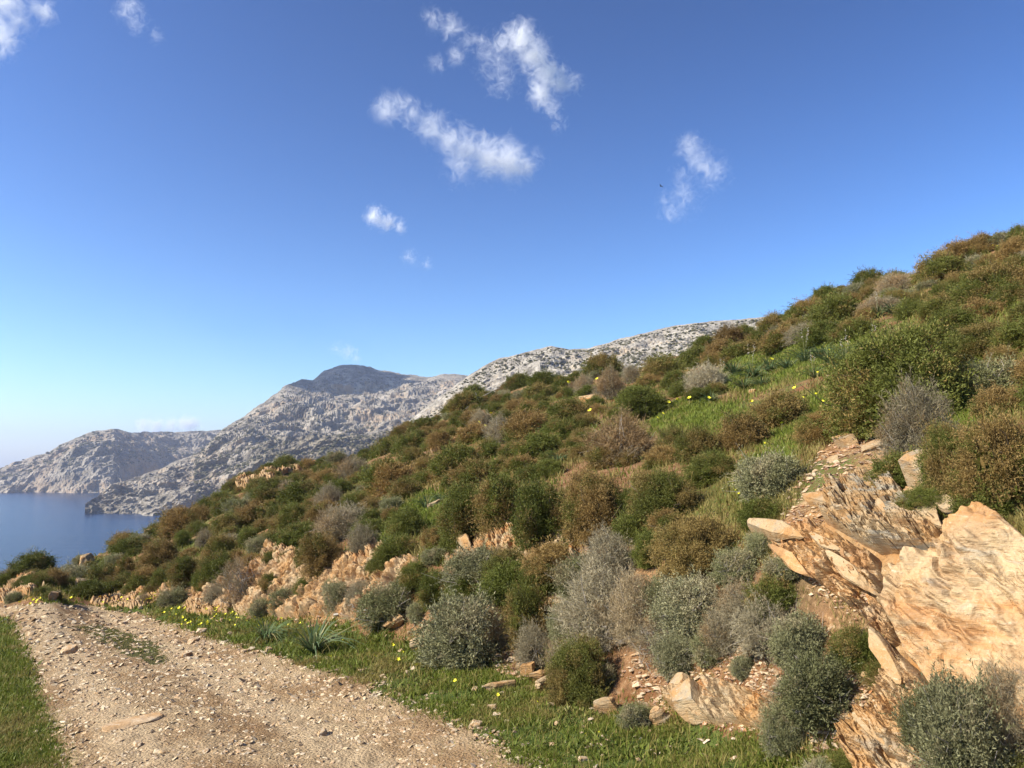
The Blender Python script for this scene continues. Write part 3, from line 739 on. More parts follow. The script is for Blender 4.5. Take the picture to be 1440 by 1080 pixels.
CAT = [  # px, base py, width, height, kind, hand label
 # --- roadside and bank, left part
 (227,800,56,60,'B'),(263,817,44,50,'O'),(291,829,38,40,'G'),(227,822,28,28,'G'),(180,811,30,42,'B'),(143,825,46,45,'O'),(160,797,28,24,'S'),
 (72,844,30,15,'G'),(72,797,22,11,'S'),(100,829,26,22,'G'),(245,850,46,28,'S'),(203,849,20,16,'D'),(333,792,28,26,'B'),(365,775,34,28,'S'),(352,768,36,34,'G'),
 (383,790,28,22,'G'),(404,789,24,18,'G'),(408,770,28,18,'S'),(340,838,52,58,'K'),(368,864,38,30,'S'),(479,854,40,50,'S'),(457,802,60,76,'B'),(432,799,26,46,'G'),
 (413,739,46,46,'G'),(390,736,32,36,'O'),(445,742,42,42,'B'),(465,713,36,36,'D'),(460,682,50,28,'B'),(365,697,42,36,'O'),(312,711,42,30,'G'),(283,737,46,28,'B'),
 (320,747,46,36,'O'),(290,767,30,26,'D'),(300,787,36,26,'B'),(257,767,26,30,'G'),(340,667,18,11,'G'),(368,687,24,20,'G'),(403,652,36,22,'G'),
 (20,846,26,16,'S'),(45,812,22,12,'O'),(115,792,26,16,'S'),(82,790,16,10,'G'),(125,805,28,20,'B'),
 (400,852,42,34,'S'),(432,832,36,28,'G'),(512,846,46,36,'D'),(540,803,52,34,'O'),(382,828,38,28,'O'),(586,818,48,40,'G'),(470,832,34,26,'S'),(310,845,40,30,'D'),(215,835,30,22,'O'),
 # --- middle slope
 (767,541,50,22,'G'),(847,526,62,32,'O'),(858,558,42,46,'D'),(823,551,30,28,'D'),(932,530,68,46,'O'),(890,536,30,28,'D'),(757,561,42,28,'O'),(667,557,34,22,'G'),
 (903,583,82,46,'G'),(800,591,58,40,'G'),(878,644,86,64,'D',None,(.75,.0,.9)),(950,642,46,60,'O'),(745,614,66,42,'B'),(703,623,42,44,'D'),(677,601,32,28,'D'),(663,596,36,24,'B'),(620,630,38,36,'B'),
 (757,642,66,40,'O'),(642,667,70,50,'B'),(667,682,62,42,'B'),(662,760,82,98,'G'),(712,744,66,96,'O'),(763,766,74,112,'G'),(843,745,98,104,'B'),(805,735,40,60,'O'),(935,733,88,92,'O'),(895,735,50,70,'G'),
 (573,755,52,58,'G'),(560,788,56,44,'G'),(512,780,46,48,'D'),(615,768,36,42,'B'),(612,787,38,22,'S'),(550,692,78,56,'B'),(570,700,50,40,'O'),(500,717,46,36,'G'),
 # --- upper right slope
 (1285,592,168,172,'G','tall dark green shrub, the biggest on the upper slope, above the rubble patch'),(1300,636,92,100,'D',None,(.2,.0,.72)),(1322,535,52,36,'B'),
 (1345,693,84,120,'O'),(1415,704,114,150,'B','big brown shrub at the right edge above the rock outcrop'),(1400,432,112,76,'O'),(1422,432,62,46,'G'),(1395,552,98,52,'S'),(1385,502,112,60,'O'),(1440,490,80,60,'G'),
 (1100,596,74,52,'B',None,(.8,.25,1.05)),(1047,630,70,62,'B'),(983,645,62,56,'O'),(1175,452,78,42,'G'),(1140,442,62,26,'B'),(1323,392,72,46,'O'),(1257,386,42,20,'G'),(1222,396,46,26,'G'),(1183,407,22,16,'B'),
 (1383,352,52,30,'B'),(1436,328,42,26,'G'),(1432,362,52,32,'B'),(1260,413,52,32,'D'),(1240,437,56,22,'D'),(1205,414,36,22,'S'),(1027,482,46,30,'B',None,(.85,0,.6)),(1063,482,32,22,'O'),(1095,480,36,24,'D',None,(.1,0,.75)),
 (978,512,50,32,'G'),(993,548,62,44,'D',None,(.1,.7,1.1)),(1092,452,50,30,'O'),(1290,430,40,24,'O'),(1340,470,80,40,'G'),(1210,470,60,28,'O'),(1120,470,60,26,'O'),
 (1050,500,66,30,'O'),(1105,487,70,30,'B'),(1160,480,76,34,'G'),(1015,505,50,30,'B'),(1195,476,60,30,'O'),(1130,478,50,24,'D'),
 # --- bank between the verge and the slope
 (551,864,92,60,'S'),(618,845,52,60,'G'),(660,925,138,122,'S','largest grey-green dome, sitting on the bank foot beside the verge'),(752,900,62,112,'O'),(757,932,60,64,'D'),(590,868,34,30,'S'),
 (826,982,98,114,'G','olive green shrub standing in the verge grass at the bank foot',(.30,.35,1.0)),(790,935,40,50,'D'),(825,840,70,80,'S'),(868,822,90,88,'D',None,(.05,.35,1.0)),(917,788,54,58,'G'),(990,800,118,90,'B','golden brown dome just below the dark green thicket',(.95,.3,1.1)),
 (1040,810,80,46,'S'),(855,885,110,100,'D',None,(.1,.5,1.05)),(905,885,76,100,'D','tan spiny shrub among silver twigs above the hollow',(.9,.5,1.15)),(980,874,108,92,'S',None,(.5,.5,1.0)),(957,940,70,66,'S'),(860,905,60,60,'K'),(925,920,60,60,'K'),
 (895,1022,56,44,'S'),(1055,872,76,66,'D'),(1092,852,84,46,'G'),(1085,902,100,72,'D'),(1130,920,92,72,'S'),(1155,992,122,96,'S','dark grey-green shrub hanging over the bare earth scar',(.0,.0,.7)),(1105,1046,62,80,'S'),(1210,922,80,50,'G'),(1240,958,44,38,'O'),(1048,945,40,32,'S'),(1020,905,60,56,'D'),(940,860,70,70,'S'),(800,900,60,70,'S'),(700,905,50,56,'D'),(850,960,46,40,'S'),(1000,925,56,50,'S'),(1120,1000,60,60,'D'),
 (1085,690,90,62,'S'),(1075,735,60,34,'G'),(1070,775,50,36,'S'),
 # --- nearest, lower right
 (1378,1090,150,225,'S','nearest dark grey-green shrub filling the lower right corner',(.05,.30,.72)),(1436,1040,96,180,'D','grey-brown twiggy shrub at the right edge behind the nearest shrub',(.45,.2,.9)),(1318,1055,92,120,'S',None,(.0,.0,.62)),(1375,1120,110,170,'S',None,(.05,.15,.75)),(1405,1112,120,70,'G','low olive cushion at the very bottom right corner',(.3,.6,1.0)),(1160,1092,70,30,'S'),
 (1190,1080,50,26,'G'),
]
for c in CAT:
    big_ = 1.12 if 550 < c[1] < 800 and c[2] > 55 else 1.0
    add_shrub(c[0], c[1], c[2]*big_, c[3]*big_, c[4], label=c[5] if len(c) > 5 else None, col=c[6] if len(c) > 6 else None)
    SHRUBS[-1]['main'] = True

# the rest of the slope: pixel-even scatter over free ground
def scatter_shrubs(n, seed=5):
    r = np.random.default_rng(seed); cnt = 0; tries = 0
    avoid = [q for k, q in ROCKPX.items() if k not in ('low', 'spur')]+[SOILPX]
    avoid = avoid+list(HGPX)
    gpx = [[(1085,640),(1115,590),(1150,555),(1205,565),(1205,600),(1150,615),(1125,650)], [(1015,512),(1120,496),(1235,478),(1240,575),(1140,560),(1080,585),(1010,585)], [(1150,515),(1215,520),(1215,560),(1150,545)]]
    PXa = r.uniform(-30, 1475, 60000); PYa = r.uniform(310, 860, 60000); PPa, HHa = pick(PXa, PYa)
    while cnt < n and tries < 59999:
        tries += 1
        px, py, P = float(PXa[tries]), float(PYa[tries]), PPa[tries]
        if not HHa[tries]: continue
        u, v = uv(P[0], P[1]); _, _, _, t, _ = base_ground(P[0], P[1])
        if (t < .7 and not (u > 21 and py < 842 and t > -6)) or u > 40 and v < 0: continue
        if inpoly(px, py, SOILPX) or any(inpoly(px, py-4, q) for q in avoid+gpx): continue
        d = project(P)[2]
        wm = float(np.clip(1.15*math.exp(.38*r.normal()), .4, 2.0)); w = wm*F/d
        if w > 95: continue
        ok = True
        for s in SHRUBS:
            dx = abs(s['px']-px)/(.5*(s['w']+w)); dy = abs(s['py']-(py-.3*w))/(.5*(s['h']*.8+w*.55))
            if dx*dx+dy*dy < (.50 if s.get('main') and s['w'] > 55 else .28): ok = False; break
        if not ok: continue
        clus = fbm(P[0]/5, P[1]/5, s=77, oct=2)
        z = r.random()+(.5-clus)*.9
        k = 'G' if z < .34 else 'O' if z < .56 else 'B' if z < .82 else 'D' if z < .91 else 'S'
        add_shrub(px, py, w, w*r.uniform(.42, .70), k); cnt += 1
    print('scattered', cnt, tries)
scatter_shrubs(440)
print('SHRUBS', len(SHRUBS))
def beyond_frame(n):
    """the same scrub goes on past both sides of the picture"""
    r = np.random.default_rng(15); got = []
    for _ in range(4000):
        if len(got) >= n: break
        a = R(r.uniform(35.5, 75)) if r.random() < .8 else R(r.uniform(-60, -35.5)); q = 4.5+26*r.random()**.7
        x, y = math.sin(a)*q, math.cos(a)*q
        t = float(base_ground(np.array(x), np.array(y))[3]); wm = r.uniform(.7, 1.6)
        if (t < 1.2 and a > 0) or (a < 0 and not -14 < t < -5.5) or any(math.hypot(x-g[0], y-g[1]) < .42*(wm+g[2]) for g in got): continue
        got.append((x, y, wm)); k = 'GOBDSGOB'[r.integers(0, 8)]; fam, name = KIND[k]; f, br, h = PROTO[fam][r.integers(0, len(PROTO[fam]))]
        o = link(name, None, loc=(x, y, float(ground_z(x, y))-.05*wm)); o.scale = (wm, wm, wm*r.uniform(.75, 1)); o.rotation_euler = (0, 0, r.random()*6.28)
        lf = link('foliage', f, o); lf.color = (*colour_for(k, r), 1); link('branches', br, o)
        tag(o, 'shrub of the scrub that goes on beyond the edge of the picture', 'shrub', 'shrubs beyond the picture edges')
beyond_frame(75)
# ------------------------------------------------------------------ rock outcrops: thick rugged masses standing out of the bank
M_ROCK = mat_rock('outcrop_rock', .5, .6, 1.0, dim=.85)
M_EARTHY = mat_rock('earthy_rock', .9, .35, 1.3, earth=.6)
M_SMOOTH = mat_rock('smooth_scarred_rock', .6, .9, .9, scar=.7, dim=.95, earth=.34)
M_ROCKG = mat_rock('grey_layered_rock', .4, .95, 1.0, dim=.8)
M_PALE = mat_rock('pale_bank_rock', .5, .25, 1.3, False, earth=.35, dim=.88)
M_RUST = mat_rock('rust_bank_rock', .9, .2, 1.5, dim=.85)
M_SLAB = mat_rock('slab_rock', .35, .75, 2.2, True, True, dim=.85)
M_STONE = mat_stone()
ST1 = np.array([.60, -.25, .76]); ST1 /= np.linalg.norm(ST1)
def smooth2(a, n):
    for _ in range(n):
        p = np.pad(a, 1, mode='edge')
        a = (p[:-2, 1:-1]+p[2:, 1:-1]+p[1:-1, :-2]+p[1:-1, 2:]+p[1:-1, 1:-1]*2)/6
    return a
def cells(X, s):
    """nearest jittered cell: its random value, and the gap to the second nearest (small along the joints)"""
    b = np.floor(X).astype(int); f1 = np.full(len(X), 9.); f2 = np.full(len(X), 9.); v = np.zeros(len(X))
    for i in (-1, 0, 1):
        for j in (-1, 0, 1):
            for k in (-1, 0, 1):
                c = b+np.array([i, j, k])
                q = c+np.stack([_hash(c[:, 0], c[:, 1], c[:, 2], s+m) for m in range(3)], 1)
                d = np.linalg.norm(X-q, axis=1); h = _hash(c[:, 0], c[:, 1], c[:, 2], s+7)
                n1 = d < f1; f2 = np.where(n1, f1, np.minimum(f2, d)); v = np.where(n1, h, v); f1 = np.where(n1, d, f1)
    return v, f2-f1
def frame(n):
    a = np.cross(n, [.2, .9, .1]); a /= np.linalg.norm(a); return np.stack([a, np.cross(n, a), n], 1)
def patch_rock(poly, mat, label, thick, strata, ledge, freq, lump, lam, seed, step=1.7, soft=10, rnd=0, cat='rock outcrop', name='rock_outcrop', sdir=ST1):
    xs = [p[0] for p in poly]; ys = [p[1] for p in poly]
    gx = np.arange(min(xs)-6, max(xs)+6, step); gy = np.arange(min(ys)-6, max(ys)+6, step)
    PX, PY = np.meshgrid(gx, gy, indexing='ij')
    wob = 14*(fbm(PX/22, PY/22, s=seed, oct=3)-.5)*2*min(1, soft/10)
    m = inpoly(PX+wob, PY+wob*.7, poly)
    P, hit = pick(PX.ravel(), PY.ravel()); P = P.reshape(*PX.shape, 3); hit = hit.reshape(PX.shape)
    msk = smooth2((m & hit).astype(float), int(soft)); 
    N = ground_n(P[..., 0], P[..., 1], .25)
    N = np.stack([smooth2(N[..., i], 14) for i in range(3)], -1); N /= np.linalg.norm(N, axis=-1, keepdims=True)
    S = P@sdir
    warp = .05*(fbm(P[..., 0]*1.5, P[..., 1]*1.5, P[..., 2]*1.5, s=seed+1, oct=3)-.5)*2
    sv = (S+warp)*freq
    def layer(sv, s):
        i = np.floor(sv); f = sv-i
        h = _hash(i.astype(int), (i*0).astype(int)+s, (i*0).astype(int), 5)
        h2 = _hash(i.astype(int)+1, (i*0).astype(int)+s, (i*0).astype(int), 5)
        return h+(h2-h)*sst(.78, 1, f)-.5*sst(.12, 0, f)
    along = fbm(P[..., 0]*.9, P[..., 1]*.9, P[..., 2]*.9, s=seed+2, oct=3)
    lay = layer(sv+1.2*np.floor(along*4), 1)*.65+layer(sv*2.7, 2)*.35
    lay = lay*(.25+.75*sst(.42, .6, fbm(P[..., 0]*1.6+9, P[..., 1]*1.6, P[..., 2]*1.6, s=seed+12, oct=3)))
    rg = ridged(P[..., 0]/lam, P[..., 1]/lam, P[..., 2]/lam, s=seed+4, oct=5)-.55
    wp = P+.12*lam*np.stack([fbm(P[..., 0]*3/lam, P[..., 1]*3/lam, P[..., 2]*3/lam, s=seed+20+q, oct=3)-.5 for q in range(3)], -1)*2
    QF = (wp.reshape(-1, 3)@frame(sdir))*np.array([.8, 1.25, 1+strata*3.2])/lam
    v1, g1 = cells(QF*1.4, seed); v2, g2 = cells(QF*3.6+5, seed+40)
    if rnd == 0: blk = v1-.35*sst(.10, 0, g1)+.42*(v2-.35*sst(.14, 0, g2))
    elif rnd < 0: blk = (fbm(QF[:, 0]*1.1, QF[:, 1]*1.1, QF[:, 2]*.8, s=seed+3, oct=3)*1.6-.3)+.25*sst(.3, .7, ridged(QF[:, 0]*.7, QF[:, 1]*.7, QF[:, 2]*1.3, s=seed+8, oct=4))
    else: blk = (.45+.75*v1)*sst(0, rnd, g1)**.6+.40*(.4+.6*v2)*sst(0, rnd, g2)**.6
    blk = blk.reshape(P.shape[:2])
    fine = fbm(P[..., 0]*14, P[..., 1]*14, P[..., 2]*14, s=seed+6, oct=4)-.5
    e = sst(.12, .75, msk)
    H = e*(thick*(.5+.5*sst(.4, 1, msk))+strata*ledge*(lay-.35)+lump*(.55*rg+blk-.55)+.03*fine)-.05*(1-e)
    V = P+N*H[..., None]
    cell = (msk[:-1, :-1] > .06) & (msk[1:, 1:] > .06)
    dd = np.linalg.norm(P[1:, 1:]-P[:-1, :-1], axis=-1)
    cell &= dd < .8
    Fq = grid_faces(PX.shape[0], PX.shape[1], cell)[:, ::-1]
    Vc, Fc = compact(V.reshape(-1, 3), Fq)
    # back sheet under the ground closes the mass
    Nn = N.reshape(-1, 3)[np.unique(Fq)]
    nv = len(Vc); Vb = Vc-Nn*.35
    ed = np.concatenate([Fc[:, [0, 1]], Fc[:, [1, 2]], Fc[:, [2, 3]], Fc[:, [3, 0]]])
    key = ed[:, 0].astype(np.int64)*nv+ed[:, 1]; rk = ed[:, 1].astype(np.int64)*nv+ed[:, 0]
    bd = ed[~np.isin(key, rk)]
    side = np.stack([bd[:, 1], bd[:, 0], bd[:, 0]+nv, bd[:, 1]+nv], 1)
    me = make_mesh(name, np.concatenate([Vc, Vb]), [Fc, Fc[:, ::-1]+nv, side], mat, False)
    o = link(name, me); tag(o, label, cat)
    return o
patch_rock([(1078,758),(1115,752),(1165,752),(1235,785),(1250,850),(1264,900),(1248,925),(1230,880),(1185,845),(1135,805),(1095,785)], M_EARTHY, 'broken orange brown rock and earth under the pale slab, left of the smooth boulder', .08, 1.2, .05, 13, .10, .34, 901, 1.2, 9)
patch_rock([(1185,1030),(1240,990),(1262,915),(1300,950),(1340,1000),(1345,1110),(1215,1110),(1192,1060)], M_ROCK, 'tan foliated rock at the bank foot under the smooth boulder, beside the nearest twiggy shrub', .10, 1.2, .05, 14, .07, .42, 903, 1.2, 9)
patch_rock([(1252,812),(1274,786),(1306,776),(1345,754),(1388,730),(1420,748),(1500,800),(1520,1040),(1400,1040),(1320,975),(1268,905),(1245,850)], M_SMOOTH, 'smooth bulging tan rock mass with pale scars in front of the big brown shrub', .05, 1.0, .022, 15, .20, .50, 905, 1.2, 20, -1, 'boulder', 'boulder')
patch_rock([(1180,705),(1222,680),(1270,692),(1315,735),(1345,760),(1330,785),(1285,775),(1240,780),(1205,760),(1160,735)], M_ROCKG, 'stack of grey brown tilted rock layers just above the smooth boulder face', .12, 1.6, .06, 16, .10, .42, 909, 1.1, 8)
patch_rock(ROCKPX['bank'], M_PALE, 'long cream and ochre crumbling rock face in the bank beyond the verge plants', .10, 0, .015, 6, .14, .38, 913, .9, 9, .4)
patch_rock(ROCKPX['upper'], M_RUST, 'orange jagged rock ledge under the row of tall dark shrubs', .06, .3, .02, 10, .10, .30, 917, 1.0, 8, .4)
patch_rock(ROCKPX['low'], M_PALE, 'cream coloured low rock face at the far end of the road bank', .06, 0, .02, 3, .11, .5, 921, .8, 7, .4)
patch_rock(ROCKPX['mid'], M_PALE, 'pale rock face behind the withered twiggy shrub on the road bank', .10, 0, .02, 4, .18, .42, 925, .8, 7, .4)
patch_rock(ROCKPX['foot'], M_RUST, 'bare orange scraped rock scar below the hollow near the verge', .08, 1, .03, 12, .07, .36, 929, 1.2, 9)
patch_rock([(-10,846),(15,822),(45,812),(62,826),(48,842),(20,848)], M_RUST, 'reddish sloping rock at the left edge above the sea', .12, 0, .02, 2, .22, .7, 933, .8, 7, .4)
patch_rock([(333,686),(345,664),(380,656),(447,648),(452,655),(400,664),(372,684),(350,694)], M_PALE, 'pale rocky crest on the skyline in front of the mountain foot', .2, 0, .02, 2, .32, .8, 937, .6, 5, .4)

# ------------------------------------------------------------------ loose rocks
def cube_sphere(sub):
    bm = bmesh.new(); bmesh.ops.create_icosphere(bm, subdivisions=sub, radius=1)
    V = np.array([v.co[:] for v in bm.verts]); Fc = np.array([[v.index for v in f.verts] for f in bm.faces]); bm.free()
    return V, Fc
IV, IF = cube_sphere(4)
def rock_mesh(seed, dims, ncut=11, rough=.05, lay=0, mat=None, name='stone'):
    r = np.random.default_rng(seed)
    V = IV*1.25
    ns = r.normal(size=(ncut, 3)); ns[:, 2] *= .8; ns /= np.linalg.norm(ns, axis=1, keepdims=True)
    ns = np.concatenate([ns, [[0, 0, 1], [0, 0, -1]]]); ds = np.concatenate([r.uniform(.62, 1.0, ncut), [.55, .6]])
    for n, d in zip(ns, ds):
        k = V@n-d; V = V-np.maximum(k, 0)[:, None]*n
    n_ = V/np.linalg.norm(V, axis=1, keepdims=True)
    V = V+n_*(rough*2*(fbm(V[:, 0]*2.2, V[:, 1]*2.2, V[:, 2]*2.2, s=seed, oct=5)-.5))[:, None]*1.6
    if lay:
        zz = V[:, 2]*lay+.25*fbm(V[:, 0]*1.5, V[:, 1]*1.5, s=seed+3, oct=3)*lay*.4; i = np.floor(zz)
        h = _hash(i.astype(int), (i*0).astype(int)+seed, (i*0).astype(int), 3)
        V[:, :2] *= (1-.22*h*(.4+.6*fbm(V[:, 0]*1.2, V[:, 1]*1.2, s=seed+5, oct=2)))[:, None]
    V = V/np.array([max(abs(V[:, i]).max(), .01) for i in range(3)])*.5*np.array(dims)
    return make_mesh(name, V, [IF], mat, False)
ROCKS = []
def slab(p1, p2, wpx, hm, label, mat=M_SLAB, name='rock_slab', cat='rock', lift=.3, roll=0.0, lay=5, seed=None):
    """a rock lying along two photo points on the ground"""
    a, b = pick1(*p1), pick1(*p2); c = (a+b)/2; dist = project(c)[2]
    x = b-a; L = np.linalg.norm(x); Lp = math.hypot(p2[0]-p1[0], p2[1]-p1[1])*dist/F
    L = min(L, Lp*1.8); x = x/np.linalg.norm(x)
    n = ground_n(c[0], c[1], .3); n = n-x*(n@x); n /= np.linalg.norm(n); y = np.cross(n, x)
    W = wpx*dist/F*1.25
    m = Matrix([[x[i], y[i], n[i]] for i in range(3)]).to_4x4() @ Matrix.Rotation(roll, 4, 'X')
    seed = seed or int(p1[0]*3+p1[1]*5)
    o = link(name, rock_mesh(seed, (L*1.1, W, hm), 12, .045, lay, mat, name))
    m.translation = Vector(c+n*(lift*hm)); o.matrix_world = m
    tag(o, label, cat); return o
slab((1068,748),(1142,772), 30, .20, 'broad pale slab with a dark overhung edge, left of the layered rocks', lift=.45, roll=.12)
slab((1252,690),(1296,656), 24, .16, 'tan wedge rock leaning beside the green shrub foot above the layered rocks', lift=.5)
slab((1292,680),(1332,684), 40, .30, 'blocky cream boulder with pinkish veins under the brown shrub at right', name='boulder', cat='boulder', lift=.35, lay=0)
slab((1322,712),(1358,740), 22, .14, 'grey slanting slab wedged between the layers and the smooth boulder', lift=.45)
slab((1272,704),(1338,758), 24, .12, 'long grey slab lying on top of the tilted layers', lift=.7)
slab((1230,712),(1290,764), 16, .09, 'thin brown plate in the middle of the tilted layers', lift=.8)
slab((1186,728),(1252,772), 18, .10, 'lowest long plate at the left of the tilted layers', lift=.7)
slab((1133,706),(1182,720), 20, .12, 'flat whitish rock in the green tufts above the pale slab', lift=.4)
slab((1190,710),(1206,697), 9, .07, 'small white upright flake among green tufts above the layers', lift=.5)
slab((1216,652),(1250,622), 30, .12, 'sandy flat rock plate on the rubble patch beside the grey shrub', lift=.25)
slab((1174,628),(1204,626), 22, .15, 'rounded tan boulder alone on the rubble patch', name='boulder', cat='boulder', lift=.3, lay=0)
slab((1158,646),(1190,655), 20, .08, 'thin sandy plate low on the rubble patch below the rounded boulder', lift=.25)
slab((1129,610),(1158,603), 14, .10, 'pale wedge rock at the edge of the bright grass', lift=.4)
slab((1046,552),(1072,554), 8, .10, 'orange flat rock above the brown shrub near the strap-leaved plants', M_RUST, lift=.4)
slab((815,566),(852,562), 14, .25, 'rust red rock sitting on the slope below the dead grey shrub', M_RUST, lift=.4)
slab((829,571),(842,570), 8, .14, 'small orange stone touching the rust red rock', M_RUST, 'stone', 'stone', lift=.4, lay=0)
slab((960,985),(1000,1005), 44, .22, 'cream angular boulder at the left end of the orange scar', name='boulder', cat='boulder', lift=.3, lay=0)
slab((955,970),(985,962), 20, .15, 'tan block resting above the cream angular boulder', lift=.4, lay=0)
slab((918,1022),(942,1005), 20, .12, 'small tan flagstone leaning at the verge below the cream angular boulder', lift=.4)
slab((838,1003),(872,996), 18, .12, 'whitish rounded rock in the verge grass beside the olive shrub', lift=.35, lay=0)
slab((680,974),(728,968), 16, .09, 'broad flat sand-coloured rock in the verge grass', lift=.4)
slab((752,976),(786,955), 13, .09, 'narrow tan rock lying aslant by the olive shrub foot', lift=.5)
slab((746,957),(772,949), 12, .08, 'pale flat stone just above the narrow aslant rock', name='stone', cat='stone', lift=.4)
slab((733,950),(756,945), 13, .12, 'roundish whitish stone left of the olive shrub foot', name='stone', cat='stone', lift=.4, lay=0)
slab((580,914),(612,900), 16, .14, 'brown sloping rock under the largest grey-green dome', lift=.4)
slab((546,886),(572,872), 15, .14, 'pale rock lying below the wide grey-green dome', lift=.4)
slab((549,872),(556,856), 12, .14, 'upright cream rock on the bank, just above the pale lying rock', lift=.5)
slab((712,905),(735,885), 16, .12, 'cream block wedged in the brown rubble between two shrubs', lift=.4, lay=0)
slab((640,758),(678,782), 14, .16, 'long pale slab slanting down under the dark shrub row', lift=.6)
slab((134,1034),(224,1010), 42, .07, 'large flat whitish rock bedded in the road', M_STONE, lift=.22, lay=0, seed=5)
slab((94,836),(126,824), 20, .38, 'smooth tan boulder beside the road end', name='boulder', cat='boulder', lift=.3, lay=0)
slab((62,850),(88,843), 11, .3, 'flat cream rock at the far road end among yellow flowers', lift=.3)
slab((110,799),(130,788), 16, .4, 'tan boulder on the spur above the sea', name='boulder', cat='boulder', lift=.3, lay=0)
slab((38,805),(62,795), 14, .5, 'grey rock lump at the left tip of the spur skyline', lift=.3)
slab((134,777),(156,771), 13, .4, 'grey boulder on the spur skyline between low shrubs', name='boulder', cat='boulder', lift=.3, lay=0)
slab((203,747),(224,742), 12, .4, 'grey jagged boulder on the skyline just above the sea edge', name='boulder', cat='boulder', lift=.35, lay=0)
slab((410,738),(420,730), 12, .35, 'cream stone poking out below a rounded green shrub on the far slope', name='stone', cat='stone', lift=.4, lay=0)
slab((600,718),(622,708), 9, .12, 'tan flat rock beside the strap-leaved plants of the middle slope', lift=.4)
slab((606,637),(622,632), 6, .2, 'white stone on the upper slope among brown shrubs', name='stone', cat='stone', lift=.4, lay=0)
slab((1090,1000),(1120,1012), 12, .06, 'narrow flake on the earth scar under the dark grey-green shrub', lift=.4)
slab((1172,1000),(1212,1022), 14, .07, 'long orange flake lying on the bare earth below the outcrop', M_RUST, lift=.4)
slab((1220,955),(1250,962), 14, .08, 'cream flake between the outcrop and the dark grey-green shrub', lift=.4)

slab((1176,792),(1246,846), 20, .12, 'long tan plate across the broken orange rock, beside the smooth boulder', M_ROCK, lift=.8)
slab((1104,782),(1160,822), 18, .11, 'brown plate in the broken orange rock under the pale overhung slab', M_EARTHY, lift=.8)
slab((1243,905),(1292,985), 22, .14, 'steep tan plate leaning on the lower left edge of the smooth boulder', M_ROCK, lift=.75)
slab((1146,762),(1204,792), 14, .10, 'grey brown plate between the pale overhung slab and the tilted layers', M_ROCKG, lift=.8)
slab((1205,690),(1250,700), 15, .10, 'tan block crowning the tilted layers', lift=.8, lay=0)
slab((1300,985),(1345,1040), 18, .10, 'narrow tan plate at the bank foot behind the nearest shrub', M_ROCK, lift=.8)
slab((1210,1010),(1262,1066), 18, .10, 'ochre plate in the foliated rock at the bank foot', M_RUST, lift=.8)
# smaller single stones
STONE = [rock_mesh(1000+i, (1, .8, .55), 13, .06, 0, M_STONE) for i in range(7)]
STONES = []
def stone(px, py, wpx, r):
    P = pick1(px, py); d = project(P)[2]; w = wpx*d/F
    o = link('stone', STONE[r.integers(0, 7)], loc=(P[0], P[1], P[2]+w*.10))
    o.rotation_euler = (r.normal()*.15, r.normal()*.15, r.random()*6.28); o.scale = (w, w*r.uniform(.8, 1.1), w*r.uniform(.6, 1))
    STONES.append(dict(o=o, px=px, py=py, w=wpx, k='stone', h=wpx*.6)); return o
_r = np.random.default_rng(21)
for a in [(95,921,28),(160,938,13),(147,887,11),(200,898,15),(283,889,15),(377,916,17),(273,905,22),(263,924,20),(290,1059,16),(453,1035,24),(405,963,14),(310,963,12),(213,878,12),(222,876,9),
          (345,917,13),(152,880,10),(348,1047,12),(325,1045,14),(250,905,10),(500,985,12),(560,1000,11),(640,1030,14),(195,1050,20),(230,1060,14),(60,990,10),(90,960,12),(430,1000,10),(165,1045,16),(395,1020,12),
          (668,970,15),(682,968,12),(694,996,18),(698,1007,17),(669,1021,20),(641,990,10),(562,980,12),(600,985,10),(883,1025,24),(913,1030,9),(718,1010,8),(775,992,12),(775,1048,14),(990,1065,14),(1053,1010,12),(1040,990,10),(820,1070,18),
          (650,925,11),(620,930,11),(538,952,10),(510,945,13),(500,950,9),(1127,742,22),(1105,778,14),(1170,735,16),(1222,735,12),(1160,700,14),(1280,640,14),(1225,605,10),(1205,603,12),(1200,640,9),(1240,600,12),(1132,700,12),(1145,668,12),
          (1140,675,16),(1152,690,10),(1085,920,14),(1064,930,9),(1043,913,10),(1012,913,18),(1035,908,12),(1003,873,9),(1075,960,10),(1090,945,16),(1078,955,9),(1235,1010,18),(1190,965,10),(1112,960,8),(1260,700,12),(1100,800,14),(1120,812,11),
          (700,900,9),(690,915,10),(735,920,9),(720,870,8),(745,935,8),(545,895,9),(530,878,8),(575,890,9),(470,870,7),(1085,600,8),(985,670,9),(1165,530,9),(610,790,8),(700,790,8),(880,760,8)]:
    stone(*a, _r)
for _ in range(95):
    px, py = _r.uniform(20, 720), _r.uniform(870, 1075)
    P = pick1(px, py)
    if inpoly(P[0], P[1], ROAD): stone(px, py, _r.uniform(7, 15), _r)

